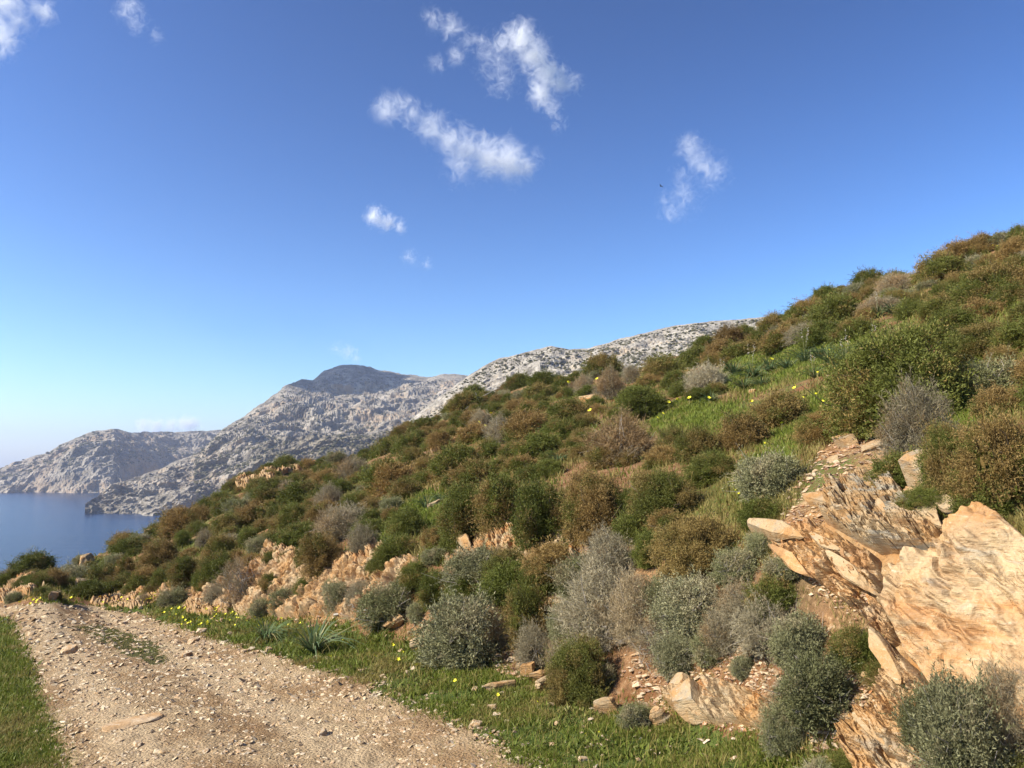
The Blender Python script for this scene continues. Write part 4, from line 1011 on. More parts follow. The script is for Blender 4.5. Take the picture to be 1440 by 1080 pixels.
# gravel and rubble (nobody could count it)
def gravel(name, label, n, polys_px, lo, hi, pal, seed, world=None, keep=None, mat=None):
    r = np.random.default_rng(seed); out = []
    PXs, PYs = [], []
    while sum(map(len, PXs)) < n:
        if polys_px == 'road': px = r.uniform(-20, 780, 20000); py = 846+(1090-846)*r.random(20000)**.8
        else: px = r.uniform(0, 1450, 20000); py = r.uniform(560, 1090, 20000)
        P, hit = pick(px, py)
        if polys_px == 'road': k = inpoly(P[:, 0]+.12*r.normal(size=len(P)), P[:, 1]+.12*r.normal(size=len(P)), ROAD)
        else:
            k = np.zeros(len(px), bool)
            for q in polys_px: k |= inpoly(px+6*r.normal(size=len(px)), py+6*r.normal(size=len(px)), q)
        k &= hit; out.append(P[k]); PXs.append(px[k])
    P = np.concatenate(out)[:n]; d = project(P)[2]
    size = (lo+(hi-lo)*r.random(len(P))**4)*np.clip(d/7, .55, 2.2)*.5
    pal = np.array(pal); c = pal[r.integers(0, len(pal), len(P))]*(.75+.5*r.random((len(P), 1)))
    # angular chips: jittered octahedra
    oct_ = np.array([(1,0,0),(0,1,0),(-1,0,0),(0,-1,0),(0,0,.75),(0,0,-.75),(.6,.6,.35),(-.6,.55,.3)], float)
    of = np.array([(0,6,4),(6,1,4),(1,7,4),(7,2,4),(2,3,4),(3,0,4),(1,6,0),(2,7,1),(3,2,5),(0,3,5),(1,0,5),(2,1,5)])
    nn = len(P); V = oct_[None]*(.65+.7*r.random((nn, 8, 1))); V[..., 2] *= (.4+.5*r.random((nn, 1)))
    a = r.random(nn)*6.28; cs, sn = np.cos(a)[:, None], np.sin(a)[:, None]
    X, Y = V[..., 0]*(.8+.7*r.random((nn, 1))), V[..., 1]
    V = np.stack([X*cs-Y*sn, X*sn+Y*cs, V[..., 2]], -1)
    V[..., 2] += .35*V[..., 0]*r.normal(size=(nn, 1)); V = V*size[:, None, None]+P[:, None]; V[..., 2] += (size*.15)[:, None]
    Fc = of[None]+(np.arange(nn)*8)[:, None, None]
    o = link(name, make_mesh(name, V.reshape(-1, 3), [Fc.reshape(-1, 3)], mat, False, cols={'col': np.repeat(c, 8, 0)})); tag(o, label, name, kind='stuff')
    return o
PEB = mat_pebbles('gravel_chips')
gravel('gravel', 'fine pale gravel and chips covering the dirt road', 42000, 'road', .009, .068, [(.33,.235,.125),(.39,.30,.175),(.26,.165,.08),(.48,.385,.255),(.16,.10,.05),(.35,.22,.11)], 31, mat=PEB)
gravel('rubble', 'loose orange and cream rubble over the banks', 9500, [[(1085,700),(1180,610),(1240,600),(1250,640),(1190,690),(1120,780)], [(560,860),(640,850),(760,900),(740,960),(640,930)], [(880,930),(1000,850),(1100,920),(1240,980),(1200,1060),(1050,1030),(900,990)], ROCKPX['upper'], ROCKPX['bank'], ROCKPX['low'], ROCKPX['mid'], [(1080,760),(1230,770),(1250,880),(1180,850),(1110,800)], [(1100,930),(1240,940),(1230,1060),(1120,1050)]], .012, .085, [(.29,.165,.07),(.34,.225,.12),(.24,.11,.042),(.40,.29,.17),(.18,.088,.04)], 33, mat=PEB)
gravel('rubble', 'scattered pale stones in the verge between road and bank', 380, [[(740,1079),(600,1003),(500,960),(400,930),(330,905),(480,900),(640,940),(760,965),(900,1010),(1180,1070)]], .010, .075, [(.32,.23,.135),(.27,.175,.09),(.38,.29,.19)], 35, mat=PEB)
# ------------------------------------------------------------------ grass, herbs, strap-leaved plants, flowers
def blades(name, label, P, hlo, hhi, wlo, whi, col_fn, seed, lean=.5, mat=None):
    r = np.random.default_rng(seed); n = len(P)
    d = project(P)[2]; sc = np.clip(d/7, .8, 2.6)
    h = (hlo+(hhi-hlo)*r.random(n)**1.5)*np.clip(sc, .8, 1.8); w = (wlo+(whi-wlo)*r.random(n))*sc
    a = r.random(n)*6.28; ln = lean*r.random(n)
    side = np.stack([np.cos(a), np.sin(a), np.zeros(n)], 1)*w[:, None]*.5
    b = r.random(n)*6.28
    tip = np.stack([np.cos(b)*ln*h, np.sin(b)*ln*h, h], 1); mid = tip*np.array([.35, .35, .55])
    Q = P-np.array([0, 0, .012])
    V = np.stack([Q-side, Q+side, Q+mid+side*.8, Q+tip, Q+mid-side*.8], 1).reshape(-1, 3)
    base = np.arange(n)*5
    F4 = np.stack([base, base+1, base+2, base+4], 1); F3 = np.stack([base+4, base+2, base+3], 1)
    c = np.repeat(col_fn(P, r), 5, 0)
    me = make_mesh(name, V, [F4, F3], mat or M_GRASS, False, cols={'col': c})
    o = link(name, me); o.color = (.34, .1, 1.0, 1); tag(o, label, name, kind='stuff'); return o
def sample_px(n, x0, x1, y0, y1, fn, seed, ypow=1.0):
    r = np.random.default_rng(seed); out = []; c = 0
    for _ in range(200):
        px = r.uniform(x0, x1, 30000); py = y0+(y1-y0)*r.random(30000)**ypow
        P, hit = pick(px, py); k = hit & fn(P, px, py, r); out.append(P[k]); c += k.sum()
        if c >= n: break
    return np.concatenate(out)[:n]
def dens(P, r, lam, s, lo=.35, hi=.6): return r.random(len(P)) < .08+.92*sst(lo, hi, fbm(P[:, 0]/lam, P[:, 1]/lam, s=s, oct=3))
def gcol(P, r):
    q = fbm(P[:, 0]/.5, P[:, 1]/.5, s=91, oct=3)
    return np.stack([np.clip(.5+(q-.5)*1.6+.2*r.normal(size=len(P)), 0, 1), np.clip(.5+.2*r.normal(size=len(P)), 0, 1), q], 1)
def soft_in(P, poly, r, j): return inpoly(P[:, 0]+j*r.normal(size=len(P)), P[:, 1]+j*r.normal(size=len(P)), poly)
vp = sample_px(95000, 60, 1230, 838, 1095, lambda P, px, py, r: soft_in(P, VERGE_R, r, .10) & dens(P, r, .55, 55, .40, .58), 61)
vl = sample_px(40000, -10, 130, 855, 1095, lambda P, px, py, r: soft_in(P, VERGE_L, r, .06), 62, .8)
blades('grass', 'short green grass along both road verges', np.concatenate([vp, vl]), .018, .062, .005, .011, gcol, 63, .9)
hp = sample_px(80000, 480, 1440, 440, 760, lambda P, px, py, r: np.any([soft_in(P, q, r, .10) for q in HILLGRASS], axis=0), 64)
blades('grass', 'bright green grass patches between the shrubs up the slope', hp, .02, .07, .006, .011, gcol, 65, .7).color = (.14, .15, 1.08, 1)
wv = sample_px(5200, -10, 1230, 838, 1095, lambda P, px, py, r: (soft_in(P, VERGE_R, r, .05) | soft_in(P, VERGE_L, r, .05)) & dens(P, r, .3, 59, .5, .62), 72)
blades('weeds', 'broad-leaved weeds among the verge grass', wv, .03, .075, .018, .032, gcol, 73, 1.6).color = (.12, .5, .85, 1)
dv = sample_px(2600, -10, 1230, 838, 1095, lambda P, px, py, r: (soft_in(P, VERGE_R, r, .16) | soft_in(P, VERGE_L, r, .12)), 74)
blades('weeds', 'thin dry stalks standing in the verge grass', dv, .06, .17, .003, .005, gcol, 75, .8).color = (1.0, .1, 1.2, 1)
isl = world_poly([(105,882),(140,880),(185,893),(215,905),(240,930),(215,937),(180,920),(140,900)])
ip = sample_px(4500, 95, 250, 872, 945, lambda P, px, py, r: soft_in(P, isl, r, .12), 66)
blades('grass', 'thin dull grass strip between the wheel ruts of the road', ip, .012, .035, .006, .011, gcol, 67, .9).color = (.62, .1, .8, 1)
def ucol(P, r):
    q = fbm(P[:, 0]/1.3, P[:, 1]/1.3, s=93, oct=3)
    return np.stack([np.clip((q-.5)*2.6+.5+.2*r.normal(size=len(P)), 0, 1), np.clip(.5+.2*r.normal(size=len(P)), 0, 1), q], 1)
def on_slope(P, px, py, r):
    u, v = uv(P[:, 0], P[:, 1]); t = base_ground(P[:, 0], P[:, 1])[3]
    k = (t > .9) | ((u > 21) & (t > -6) & (px > -10) & (py < 846))
    for q in list(HGPX)+[SOILPX, ROCKPX['right'], ROCKPX['bank'], ROCKPX['upper']]: k &= ~inpoly(px, py, q)
    return k & dens(P, r, 1.6, 57, .33, .55)
up = sample_px(85000, -10, 1450, 300, 900, on_slope, 68)
blades('undergrowth', 'dry herbs and small green plants between the shrubs', up, .025, .11, .005, .011, ucol, 69, .9).color = (.55, .2, .95, 1)
bp = sample_px(9000, 500, 1240, 830, 1070, lambda P, px, py, r: (lambda t: (t > -.1) & (t < 1.6))(base_ground(P[:, 0], P[:, 1])[3]) & dens(P, r, .4, 58, .48, .62), 70)
blades('undergrowth', 'dry twigs and small herbs on the bare bank', bp, .02, .10, .003, .007, ucol, 71, 1.3).color = (.75, .3, .9, 1)

r_ = np.random.default_rng(88); a_ = np.concatenate([R(35)+R(45)*r_.random(26000), R(-36)-R(30)*r_.random(6000)]); q_ = 2.5+22*r_.random(32000)**.8
P_ = np.stack([np.sin(a_)*q_, np.cos(a_)*q_, ground_z(np.sin(a_)*q_, np.cos(a_)*q_)], -1); t_ = base_ground(P_[:, 0], P_[:, 1])[3]
P_ = P_[(t_ > .9) | (t_ < -5.2)]
blades('undergrowth', 'dry herbs going on beyond the edges of the picture', P_, .03, .12, .006, .012, ucol, 89, .9).color = (.5, .2, .95, 1)
def strap_mesh(seed, n=46, flower=False):
    r = np.random.default_rng(seed); VV, FF, CC = [], [], []; o = 0
    for i in range(n):
        a = r.random()*6.28; L = r.uniform(.55, 1.0); w = r.uniform(.012, .019); k = 7
        s = np.linspace(0, 1, k); out = r.uniform(.2, .85); droop = r.uniform(.3, 1.1)
        rad = .03+L*(out*s+.25*droop*s**2); z = L*((1-.45*out)*s-droop*.62*s**2.4)
        z = np.maximum(z, .01)
        dx, dy = math.cos(a), math.sin(a); c = np.stack([dx*rad, dy*rad, z], 1); sd = np.array([-dy, dx, 0])
        ww = w*(1-s**2.5*.92)
        VV.append(np.stack([c-sd*ww[:, None], c+sd*ww[:, None]+np.array([0, 0, .006])], 1).reshape(-1, 3))
        j = np.arange(k-1)*2; FF.append(np.stack([j, j+1, j+3, j+2], 1)+o); o += 2*k
        CC.append(np.repeat([[r.random(), np.clip(.5+.2*r.normal(), 0, 1), .5]], 2*k, 0))
    return make_mesh('strap_leaves', np.concatenate(VV), [np.concatenate(FF)], M_STRAP, True, cols={'col': np.concatenate(CC)})
def stalk_mesh(seed):
    r = np.random.default_rng(seed); paths, rads = [], []
    for i in range(3):
        a = r.random()*6.28; h = r.uniform(1.1, 1.6); e = np.array([math.cos(a)*.18, math.sin(a)*.18, h])
        paths.append([np.zeros(3), e*.5+r.normal(size=3)*.02, e]); rads.append([.009, .007, .004])
    return tubes(paths, rads, M_STALK, 'flower_stalk'), [p[-1] for p in paths]
s_ = NT('pale_stalk'); s_.bsdf((.18,.17,.08), .7); M_STALK = s_.m
s_ = NT('white_petals'); s_.bsdf((.50,.43,.36), .6); M_WHITE = s_.m
s_ = NT('yellow_petals'); s_.bsdf((.80,.72,.045), .55); M_YEL = s_.m
STRAPS = [strap_mesh(40+i, 74+8*i) for i in range(4)]
STALKS = []
for i in range(2):
    m, tips = stalk_mesh(50+i); r = np.random.default_rng(i); pts = []
    for t in tips:
        for k in range(9): pts.append(t*np.array([1, 1, 1])*(1-.3*r.random())+r.normal(size=3)*.03)
    pts = np.array(pts); fb = scatter_blobs('florets', pts, np.full(len(pts), .017), .8, M_WHITE, 5+i)
    bm = bmesh.new(); bm.from_mesh(m); nf = len(bm.faces); bm.from_mesh(fb); bm.faces.ensure_lookup_table()
    for f_ in bm.faces[nf:]: f_.material_index = 1
    bm.to_mesh(m); bm.free(); m.materials.append(M_WHITE); STALKS.append((m, None))
ASPH = []
for i, (px, py, w) in enumerate([(440,918,92),(374,900,58),(1032,527,44),(1058,533,46),(1083,524,44),(1108,520,44),(1132,510,46),(1152,505,46),(1168,512,50),(1188,522,54),(1203,506,46),(1218,498,44),(1232,492,40),(1046,548,40),(1072,545,36),(1015,540,34),
        (600,716,40),(618,706,30),(1236,446,34),(1256,442,36),(1272,448,30),(1000,566,30),(785,652,34),(700,560,24),(1145,532,36),(715,545,22)]):
    r = np.random.default_rng(400+i); P = pick1(px, py); d = project(P)[2]; s = w*d/F/1.0
    root = link('strap_leaved_plant', None, loc=P); root.rotation_euler = (0, 0, r.random()*6.28); root.scale = (s, s, s*1.05)
    lf = link('strap_leaves', STRAPS[i % 4], root); lf.color = (.12+.1*r.random(), .3*r.random(), .95+.2*r.random(), 1)
    if py < 560 and i % 3 == 0:
        m, fl = STALKS[i % 4//2]; k = .7
        st = link('flower_stalk', m, root, scale=(k, k, k))
    ASPH.append(dict(o=root, px=px, py=py-w*.3, w=w, h=w*.6, k='A'))

def flower_mesh(seed):
    r = np.random.default_rng(seed); V, Fc, mi = [], [], []
    for k in range(5):   # five cupped petals
        a = k*1.2566+r.normal()*.1; c, s = math.cos(a), math.sin(a); c1, s1 = math.cos(a-.55), math.sin(a-.55); c2, s2 = math.cos(a+.55), math.sin(a+.55)
        o = len(V); V += [(0,0,0),(c1*.75,s1*.75,.38),(c*1.05,s*1.05,.5),(c2*.75,s2*.75,.38)]; Fc.append((o,o+1,o+2,o+3))
    return np.array(V, float), np.array(Fc)
def flower_obj_mesh(seed):
    r = np.random.default_rng(seed); V, Fc = flower_mesh(seed)
    t = Matrix.Rotation(.7, 3, (r.normal(), r.normal(), 0)); V = V@np.array(t).T
    hgt = 4.0; V = V+np.array([0, 0, hgt])
    st = []; n = len(V)
    for z, w in ((-.5, .12), (hgt, .08)):
        for a in range(3): st.append((math.cos(a*2.09)*w, math.sin(a*2.09)*w, z))
    sf = [(n+i, n+(i+1) % 3, n+3+(i+1) % 3, n+3+i) for i in range(3)]
    me = make_mesh('yellow_flower', np.concatenate([V, np.array(st)]), [np.concatenate([Fc, np.array(sf)])], M_YEL)
    me.materials.append(M_STALK); idx = np.zeros(len(me.polygons), np.int32); idx[5:] = 1; me.polygons.foreach_set('material_index', idx)
    return me
FLW = [flower_obj_mesh(i) for i in range(4)]
def flower(px, py, rpx, label, group, r):
    P = pick1(px, py+rpx*1.5); d = project(P)[2]; s = rpx*d/F
    o = link('yellow_flower', FLW[r.integers(0, 4)], loc=P); o.scale = (s, s, s); o.rotation_euler = (0, 0, r.random()*6.28)
    tag(o, label, 'flower', group)
r = np.random.default_rng(77)
LV = ('yellow wildflower in the strip of verge grass right of the dirt road', 'yellow flowers of the right verge')
LH = ('yellow wildflower in the green patches between shrubs on the slope', 'yellow flowers on the slope')
LL = ('yellow wildflower in the thick cluster at the far end of the road', 'yellow flowers at the road end')
LS = ('yellow wildflower on the skyline slope at the upper right', 'yellow flowers of the upper right skyline')
for p in [(482,908),(552,914),(565,924),(586,943),(756,995),(699,1011),(824,1040),(843,1038),(527,930),(1188,1046),(640,965),(700,985),(560,935),(463,930),(690,1040)]: flower(*p, 2.9, *LV, r)
n = 0
while n < 110:
    px, py = r.uniform(228, 430), r.uniform(846, 886)
    P = pick1(px, py)
    if inpoly(P[0], P[1], VERGE_R) and r.random() < fbm(px/22, py/8, s=5)*1.5-.25: flower(px, py, r.uniform(1.3, 2.4), *LV, r); n += 1
n = 0
while n < 46:
    px, py = (r.uniform(22, 62), r.uniform(846, 856)) if n < 16 else (r.uniform(80, 228), r.uniform(838, 852))
    flower(px, py, r.uniform(1.3, 2.2), *LL, r); n += 1
for p in [(1147,566),(1160,572),(1127,568),(1078,600),(1112,583),(1113,588),(1083,612),(1100,604),(1076,630),(1074,684),(1072,690),(1080,678),(1035,696),(1030,694),(1037,698),(1101,666),(1115,548),(1160,540),(1175,545),(1194,543),(1188,548),(1150,528),(1168,498),(1088,510),(1084,512),
          (925,560),(940,572),(955,566),(968,568),(967,562),(997,565),(946,582),(930,590),(1056,573),(1060,570),(1053,575),(923,597),(680,605),(676,612),(672,600),(684,598),(692,588),(560,700),(545,665),(537,668),(586,693),(583,690),(798,545),(800,548),(837,538),(830,590),(1015,590),(1022,593),(1120,556),(1180,556)]:
    flower(p[0]+r.normal()*2, p[1]+r.normal()*2, r.uniform(2.0, 3.2), *LH, r)
for p in [(1361,358),(1364,356),(1383,352),(1392,351),(1397,350),(1403,351),(1387,354),(1358,360)]: flower(*p, 1.8, *LS, r)

# bare twiggy tree and dead branches on the skyline
def twig_tree(seed, n=26):
    r = np.random.default_rng(seed); paths, rads = [], []; tips = []
    for i in range(6):
        a = i*1.05+r.normal()*.3; e = np.array([math.cos(a)*.45, math.sin(a)*.45, r.uniform(.45, .75)])
        paths.append([np.zeros(3), e*.45+np.array([0, 0, .08]), e]); rads.append([.03, .02, .012]); tips.append(e)
    for t in tips:
        for k in range(5):
            e = t+r.normal(size=3)*.16+np.array([0, 0, .06]); paths.append([t*.8, (t+e)/2, e]); rads.append([.012, .008, .003])
    return tubes(paths, rads, M_BARK, 'branches')
P = pick1(1405, 333); d = project(P)[2]
o = link('bare_shrub', twig_tree(3), loc=P-np.array([0, 0, .05])); s = 26*d/F; o.scale = (s, s, s*.8); tag(o, 'leafless dark twiggy shrub standing out on the upper right skyline', 'bare shrub')
def dead_branch(pts, lab, rad=.03):
    Q = [pick1(*p)+np.array([0, 0, h]) for p, h in pts]; Q = np.array(Q); r = np.random.default_rng(int(pts[0][0][0]))
    paths = [Q]; rads = [np.linspace(rad, rad*.35, len(Q))]
    for k in range(7):
        i = r.integers(1, len(Q)); e = Q[i]+r.normal(size=3)*rad*np.array([4, 4, 3])+np.array([0, 0, rad*3]); paths.append([Q[i], (Q[i]+e)/2+r.normal(size=3)*.03, e]); rads.append([rad*.5, rad*.35, rad*.12])
    o = link('dead_branch', tubes(paths, rads, M_DEADWOOD, 'dead_branch', 5)); tag(o, lab, 'branch')
dead_branch([((655,578),.1),((672,570),.35),((692,560),.4),((712,548),.5)], 'bleached dead branch sprawling under the small dark shrub on the skyline', .05)
dead_branch([((600,585),.1),((622,572),.4),((640,560),.5),((648,552),.6)], 'grey dead branch on the skyline slope left of the small dark shrub', .05)
dead_branch([((868,914),.05),((890,912),.1),((908,905),.12),((930,900),.15)], 'thick bleached branch lying under the tan spiny shrub', .02)
dead_branch([((1046,922),.03),((1056,910),.06),((1066,893),.1)], 'pale crooked stem rising below the silver twigs by the outcrop', .010)
dead_branch([((470,868),.04),((500,868),.08),((530,864),.1)], 'grey dry stem lying on the verge below the small grey dome', .02)
# ------------------------------------------------------------------ clouds (real volumes far out in the air) and the bird
def cloud(name_label, blobs, tau, seed, alt=900, dmax=9000, thick=.8, gain=1.0, noise_k=1.9, thr=.0, nscale=1.0):
    """blobs: (px, py, radius px, weight); the cloud hangs at one altitude in front of that part of the sky"""
    cx = np.average([b[0] for b in blobs]); cy_ = np.average([b[1] for b in blobs])
    a, t = ray(cx, cy_); dist = min(alt/t, dmax); C = at(cx, cy_, dist)
    Dd = np.linalg.norm(C-np.array([0, 0, EYE])); k = Dd/F
    ca, sa = math.cos(a), math.sin(a); el = math.atan(t)
    X = np.array([ca, -sa, 0]); Yv = np.array([sa*math.cos(el), ca*math.cos(el), math.sin(el)]); Z = np.cross(X, Yv)
    r = np.random.default_rng(seed); rmean = np.mean([b[2] for b in blobs])
    loc = []
    for bx, by, br, bw in blobs: loc.append(((bx-cx)*.93, r.normal()*br*.4, -(by-cy_)*.93, br, bw))
    bm = bmesh.new()
    for x, y, z, br, bw in loc:
        m = Matrix.Translation((x, y, z)) @ Matrix.Diagonal((br*1.55, br*1.55*thick, br*1.55, 1)); bmesh.ops.create_icosphere(bm, subdivisions=3, radius=1, matrix=m)
    me0 = D.meshes.new('tmp'); bm.to_mesh(me0); bm.free()
    o0 = D.objects.new('tmp', me0); COL.objects.link(o0)
    md = o0.modifiers.new('r', 'REMESH'); md.mode = 'VOXEL'; md.voxel_size = rmean*.16
    dg = bpy.context.evaluated_depsgraph_get(); dg.update()
    me = D.meshes.new_from_object(o0.evaluated_get(dg)); D.objects.remove(o0); me.name = 'cloud'
    s = NT('cloud_vapour'); p = s.obj(); f = None
    for x, y, z, br, bw in loc:
        mp = s.n('ShaderNodeMapping', vector_type='POINT'); s.set(mp.inputs['Vector'], p)
        mp.inputs['Scale'].default_value = (1/br, 1/(br*thick), 1/br); mp.inputs['Location'].default_value = (-x/br, -y/(br*thick), -z/br)
        ln = s.n('ShaderNodeVectorMath', operation='LENGTH'); s.set(ln.inputs[0], mp.outputs[0])
        g = s.math('MULTIPLY', s.math('SUBTRACT', 1.0, ln.outputs['Value']), bw)
        f = g if f is None else s.math('SMOOTH_MAX', f, g, .35)
    n = s.noise(p, 1.25/rmean*nscale, 10, .68, 1.3)
    dn = s.math('ADD', f, s.math('MULTIPLY', s.math('SUBTRACT', n, .5), noise_k*1.6))
    dn = s.math('MULTIPLY', s.math('SUBTRACT', dn, thr), gain)
    dn = s.math('MULTIPLY', s.math('POWER', s.math('MINIMUM', s.math('MAXIMUM', dn, 0), 1.0), 1.7), 1.05*tau/(2*rmean*k))
    v = s.n('ShaderNodeVolumePrincipled', Anisotropy=.0); s.set(v.inputs['Density'], dn); v.inputs['Color'].default_value = (1, 1, 1, 1)
    s.t.links.new(v.outputs[0], s.out.inputs['Volume'])
    s.m.cycles.volume_step_rate = .35
    me.materials.clear(); me.materials.append(s.m)
    o = link('cloud', me); M = Matrix([[X[i]*k, Yv[i]*k, Z[i]*k] for i in range(3)]).to_4x4(); M.translation = Vector(C); o.matrix_world = M
    tag(o, name_label, 'cloud'); return o
cloud('largest white cloud band drifting in the middle of the sky, below the comma-shaped one', [(545,156,22,.8),(575,160,22,.8),(605,178,24,.8),(632,196,28,.85),(660,212,30,.9),(690,222,32,1),(718,224,32,1.05),(742,232,24,.8),(655,182,14,.6),(648,234,24,.5)], 3.2, 11)
cloud('comma-shaped bright cloud high in the middle of the sky', [(732,58,26,1),(752,80,26,1.05),(770,105,26,1),(762,130,22,.9),(786,116,20,.9),(806,118,14,.8),(712,62,16,.7),(775,148,16,.7),(785,170,12,.45)], 3.4, 12)
cloud('thin broken wisps left of the comma-shaped cloud', [(610,33,16,.75),(638,42,18,.8),(656,60,14,.6),(640,78,15,.7),(690,72,24,.45),(615,88,13,.5),(706,98,26,.4),(668,55,14,.55)], 1.9, 13)
cloud('small faint cloud alone in the right half of the sky', [(970,207,20,.85),(982,226,20,.8),(958,242,14,.55),(998,244,22,.4),(960,276,24,.35),(940,290,16,.3)], 1.9, 14)
cloud('small puffy white cloud low in the middle of the sky', [(528,306,17,1),(545,312,15,.95),(562,319,11,.7)], 3.2, 15)
cloud('tiny faint wisp just below the small puffy cloud', [(576,362,12,.6),(600,372,9,.45)], 1.5, 16)
cloud('white cloud cut by the top left corner of the sky', [(5,8,28,1),(46,6,18,.9),(4,50,28,.9),(25,28,18,.7)], 3.0, 17)
cloud('faint small cloud near the top left corner', [(186,20,18,.65),(192,34,13,.5),(216,45,9,.4)], 1.6, 18)
cloud('low white cloud resting behind the headland crest', [(206,602,14,.9),(222,600,14,1),(240,599,14,1),(262,597,16,1.1)], 5, 19)
cloud('thin pale wisp above the dark mountain peak', [(490,494,13,.65),(500,506,10,.6),(474,490,10,.4)], 1.6, 20)
# the cloud out over the sea whose shadow darkens the mountain top
def shadow_cloud():
    tgt = at(462, 528, 1440); c = tgt+np.array(sd)*1050
    bm = bmesh.new(); r = np.random.default_rng(3)
    for i in range(14):
        bmesh.ops.create_icosphere(bm, subdivisions=3, radius=1, matrix=Matrix.Translation((r.uniform(-105, 105), r.uniform(-105, 105), r.uniform(-8, 8))) @ Matrix.Diagonal((r.uniform(40, 60), r.uniform(40, 60), r.uniform(18, 28), 1)))
    me = D.meshes.new('cloud'); bm.to_mesh(me); bm.free()
    s = NT('dense_cloud_vapour'); v = s.n('ShaderNodeVolumePrincipled', Density=.14); v.inputs['Color'].default_value = (1, 1, 1, 1); s.t.links.new(v.outputs[0], s.out.inputs['Volume'])
    me.materials.append(s.m); o = link('cloud', me, loc=c); tag(o, 'dense cloud out over the sea that shades the mountain top', 'cloud')
shadow_cloud()
def bird():
    P = at(930, 262, 60); s = .32
    V = np.array([(0,.5,0),(.08,.2,.05),(-.08,.2,.05),(0,.1,-.09),(0,-.55,.02),(.12,-.6,.02),(-.12,-.6,.02),(.5,.22,.22),(.45,-.02,.2),(1.0,-.1,.1),(-.5,.22,.22),(-.45,-.02,.2),(-1.0,-.1,.1),(.07,-.12,.04),(-.07,-.12,.04)])*s
    Fc = [(0,1,3),(0,3,2),(0,2,1),(1,13,3),(2,3,14),(1,2,14),(1,14,13),(13,4,3),(14,3,4),(13,14,4),(4,5,6),(1,7,8),(1,8,13),(7,9,8),(2,11,10),(2,14,11),(10,11,12)]
    m = NT('dark_plumage'); m.bsdf((.03,.03,.03), .8)
    o = link('flying_bird', make_mesh('flying_bird', V, [np.array(Fc)], m.m), loc=P, rot=(.1, .2, .9)); tag(o, 'tiny dark bird flying in the open sky left of the faint right-hand cloud', 'bird')
bird()
# ------------------------------------------------------------------ labels: look first, then the place, then the order in it
ORD = ['first','second','third','fourth','fifth','sixth','seventh','eighth','ninth','tenth','eleventh','twelfth','thirteenth','fourteenth','fifteenth','sixteenth','seventeenth','eighteenth','nineteenth','twentieth']
def nw(s): return len(s.replace('-', ' - ').split()) if False else len(s.split())
def shrub_look(s):
    c = s['o'].children[0].color; k = s['k']
    col = {'G': 'dark green', 'O': 'olive brown', 'B': 'rusty brown', 'S': 'grey-green', 'D': 'grey twiggy', 'K': 'withered twiggy'}[k]
    if k == 'D' and c[0] > .7: col = 'brownish twiggy'
    if k == 'D' and c[1] > .28: col = 'pale twiggy'
    if k == 'B' and c[2] > 1.05: col = 'golden brown'
    if k == 'G' and c[2] > 1.08: col = 'fresh green'
    a = s['h']/s['w']
    return ('tall ' if a > .98 else 'low ' if a < .55 else 'rounded ')+col+' shrub'
def shrub_zone(s):
    px, py = s['px'], s['py']+s['h']*.5
    top = s['py']-s['h']*.5; sk = np.interp(px, SKY[:, 0], SKY[:, 1])
    P = s['o'].location; t = float(base_ground(np.array(P.x), np.array(P.y))[3])
    if top < sk+9:
        return ('on the spur skyline above sea' if px < 250 else 'on skyline before mountain foot' if px < 430 else 'on skyline before grey mountain' if px < 645
                else 'on skyline below white ridge' if px < 1012 else 'on skyline against blue sky' if px < 1250 else 'on upper right skyline')
    if t < 1.7:
        return ('on bank at far road end' if px < 250 else 'on the pale rock bank' if px < 500 else 'on bank above the verge' if px < 780 else 'in thicket over the hollow' if px < 1040 else 'beside the big rock outcrop')
    f = (py-sk)/max(60, np.interp(px, [0, 300, 500, 700, 1000, 1440], [845, 800, 770, 760, 720, 640])-sk)
    lvl = 'high on' if f < .36 else 'midway on' if f < .68 else 'low on'
    sl = ('slope near sea' if px < 330 else 'slope behind pale bank' if px < 520 else 'left-centre slope' if px < 680 else 'middle slope' if px < 840 else 'right-centre slope' if px < 1010 else 'slope by strap-leaved plants' if px < 1220 else 'slope above outcrop')
    return lvl+' '+sl
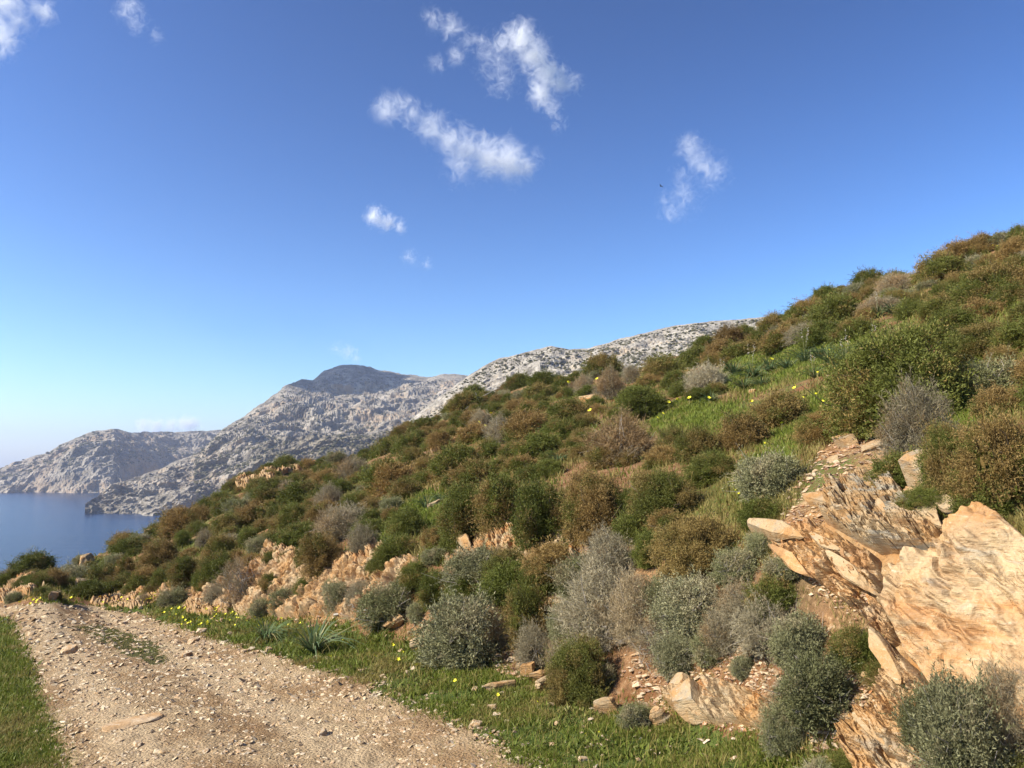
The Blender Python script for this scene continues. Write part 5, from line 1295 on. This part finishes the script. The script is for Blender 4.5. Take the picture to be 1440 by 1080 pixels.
def unique_labels(items, look, zone, cat, groupname):
    G = {}
    for s in items:
        if s.get('label'): continue
        G.setdefault((look(s), zone(s)), []).append(s)
    H = {}
    for (lk, zn), L in G.items():          # crowded places are told apart by their upper and lower rows
        if len(L) > 9:
            m = np.median([s['py'] for s in L])
            H[(lk, zn+', upper row')] = [s for s in L if s['py'] <= m]; H[(lk, zn+', lower row')] = [s for s in L if s['py'] > m]
        else: H[(lk, zn)] = L
    for (lk, zn), L in H.items():
        if len(L) > 12: print('CROWD', lk, zn, len(L))
        if len(L) == 1: L[0]['label'] = lk+' '+zn; continue
        L.sort(key=lambda s: s['px'])
        if len(L) > 2:
            big = max(L, key=lambda s: s['w']); ws = sorted((s['w'] for s in L), reverse=True)
            if ws[0] > 1.35*ws[1]:
                big['label'] = 'largest '+lk+' '+zn; L = [s for s in L if s is not big]
                for i, s in enumerate(L): s['label'] = lk+' '+zn+', '+ORD[i]+' smaller from left'
                continue
        for i, s in enumerate(L):
            s['label'] = lk+' '+zn+', '+('leftmost' if i == 0 else 'rightmost' if i == len(L)-1 else ORD[i]+' from left')
    for s in items: tag(s['o'], s['label'], cat, groupname(s))
unique_labels(SHRUBS, shrub_look, shrub_zone, 'shrub', lambda s: {'G': 'green shrubs on the hillside', 'O': 'olive brown shrubs on the hillside', 'B': 'brown shrubs on the hillside', 'S': 'grey-green shrubs on the hillside', 'D': 'grey twiggy shrubs on the hillside', 'K': 'withered shrubs on the bank'}[s['k']])
def stone_look(s): return 'pale angular stone' if s['w'] > 14 else 'small pale stone'
def stone_zone(s):
    px, py = s['px'], s['py']; P = s['o'].location
    if inpoly(P.x, P.y, ROAD):
        u, v = uv(P.x, P.y)
        band = 'far part' if py < 900 else 'upper middle part' if py < 945 else 'lower middle part' if py < 1005 else 'nearest part'
        return ('left' if v < 1.4 else 'centre' if v < 2.15 else 'right')+' on the road\'s '+band
    if inpoly(P.x, P.y, VERGE_R): return 'in verge grass, '+('far section' if px < 560 else 'middle section' if px < 700 else 'near section')
    if inpoly(px, py, [(1090,745),(1130,690),(1140,590),(1300,590),(1300,720),(1180,740)]): return 'on rubble patch above the outcrop'
    if px > 980 and py > 850: return 'on bare earth left of outcrop'
    if py < 800: return 'between shrubs on the slope'
    return 'in the rubble at the bank foot'
unique_labels(STONES, stone_look, stone_zone, 'stone', lambda s: 'loose stones of road and bank')
def strap_look(s): return 'strap-leaved plant with a pale flower stalk' if any(c.name.startswith('flower_stalk') for c in s['o'].children) else 'dark green strap-leaved plant'
def strap_zone(s):
    px, py = s['px'], s['py']
    if py > 800: return 'in the verge, '+('the larger front one' if px > 400 else 'the smaller one behind')
    if px < 900: return 'on the middle slope'
    if py < 460: return 'high on the right slope'
    return 'across the right slope'
unique_labels(ASPH, strap_look, strap_zone, 'plant', lambda s: 'strap-leaved plants')
lab = {}
for o in COL.objects:
    if o.parent is None and o.get('label') and not o.get('group'): lab.setdefault(o['label'], []).append(o.name)
print('DUP', {k: v for k, v in lab.items() if len(v) > 1})
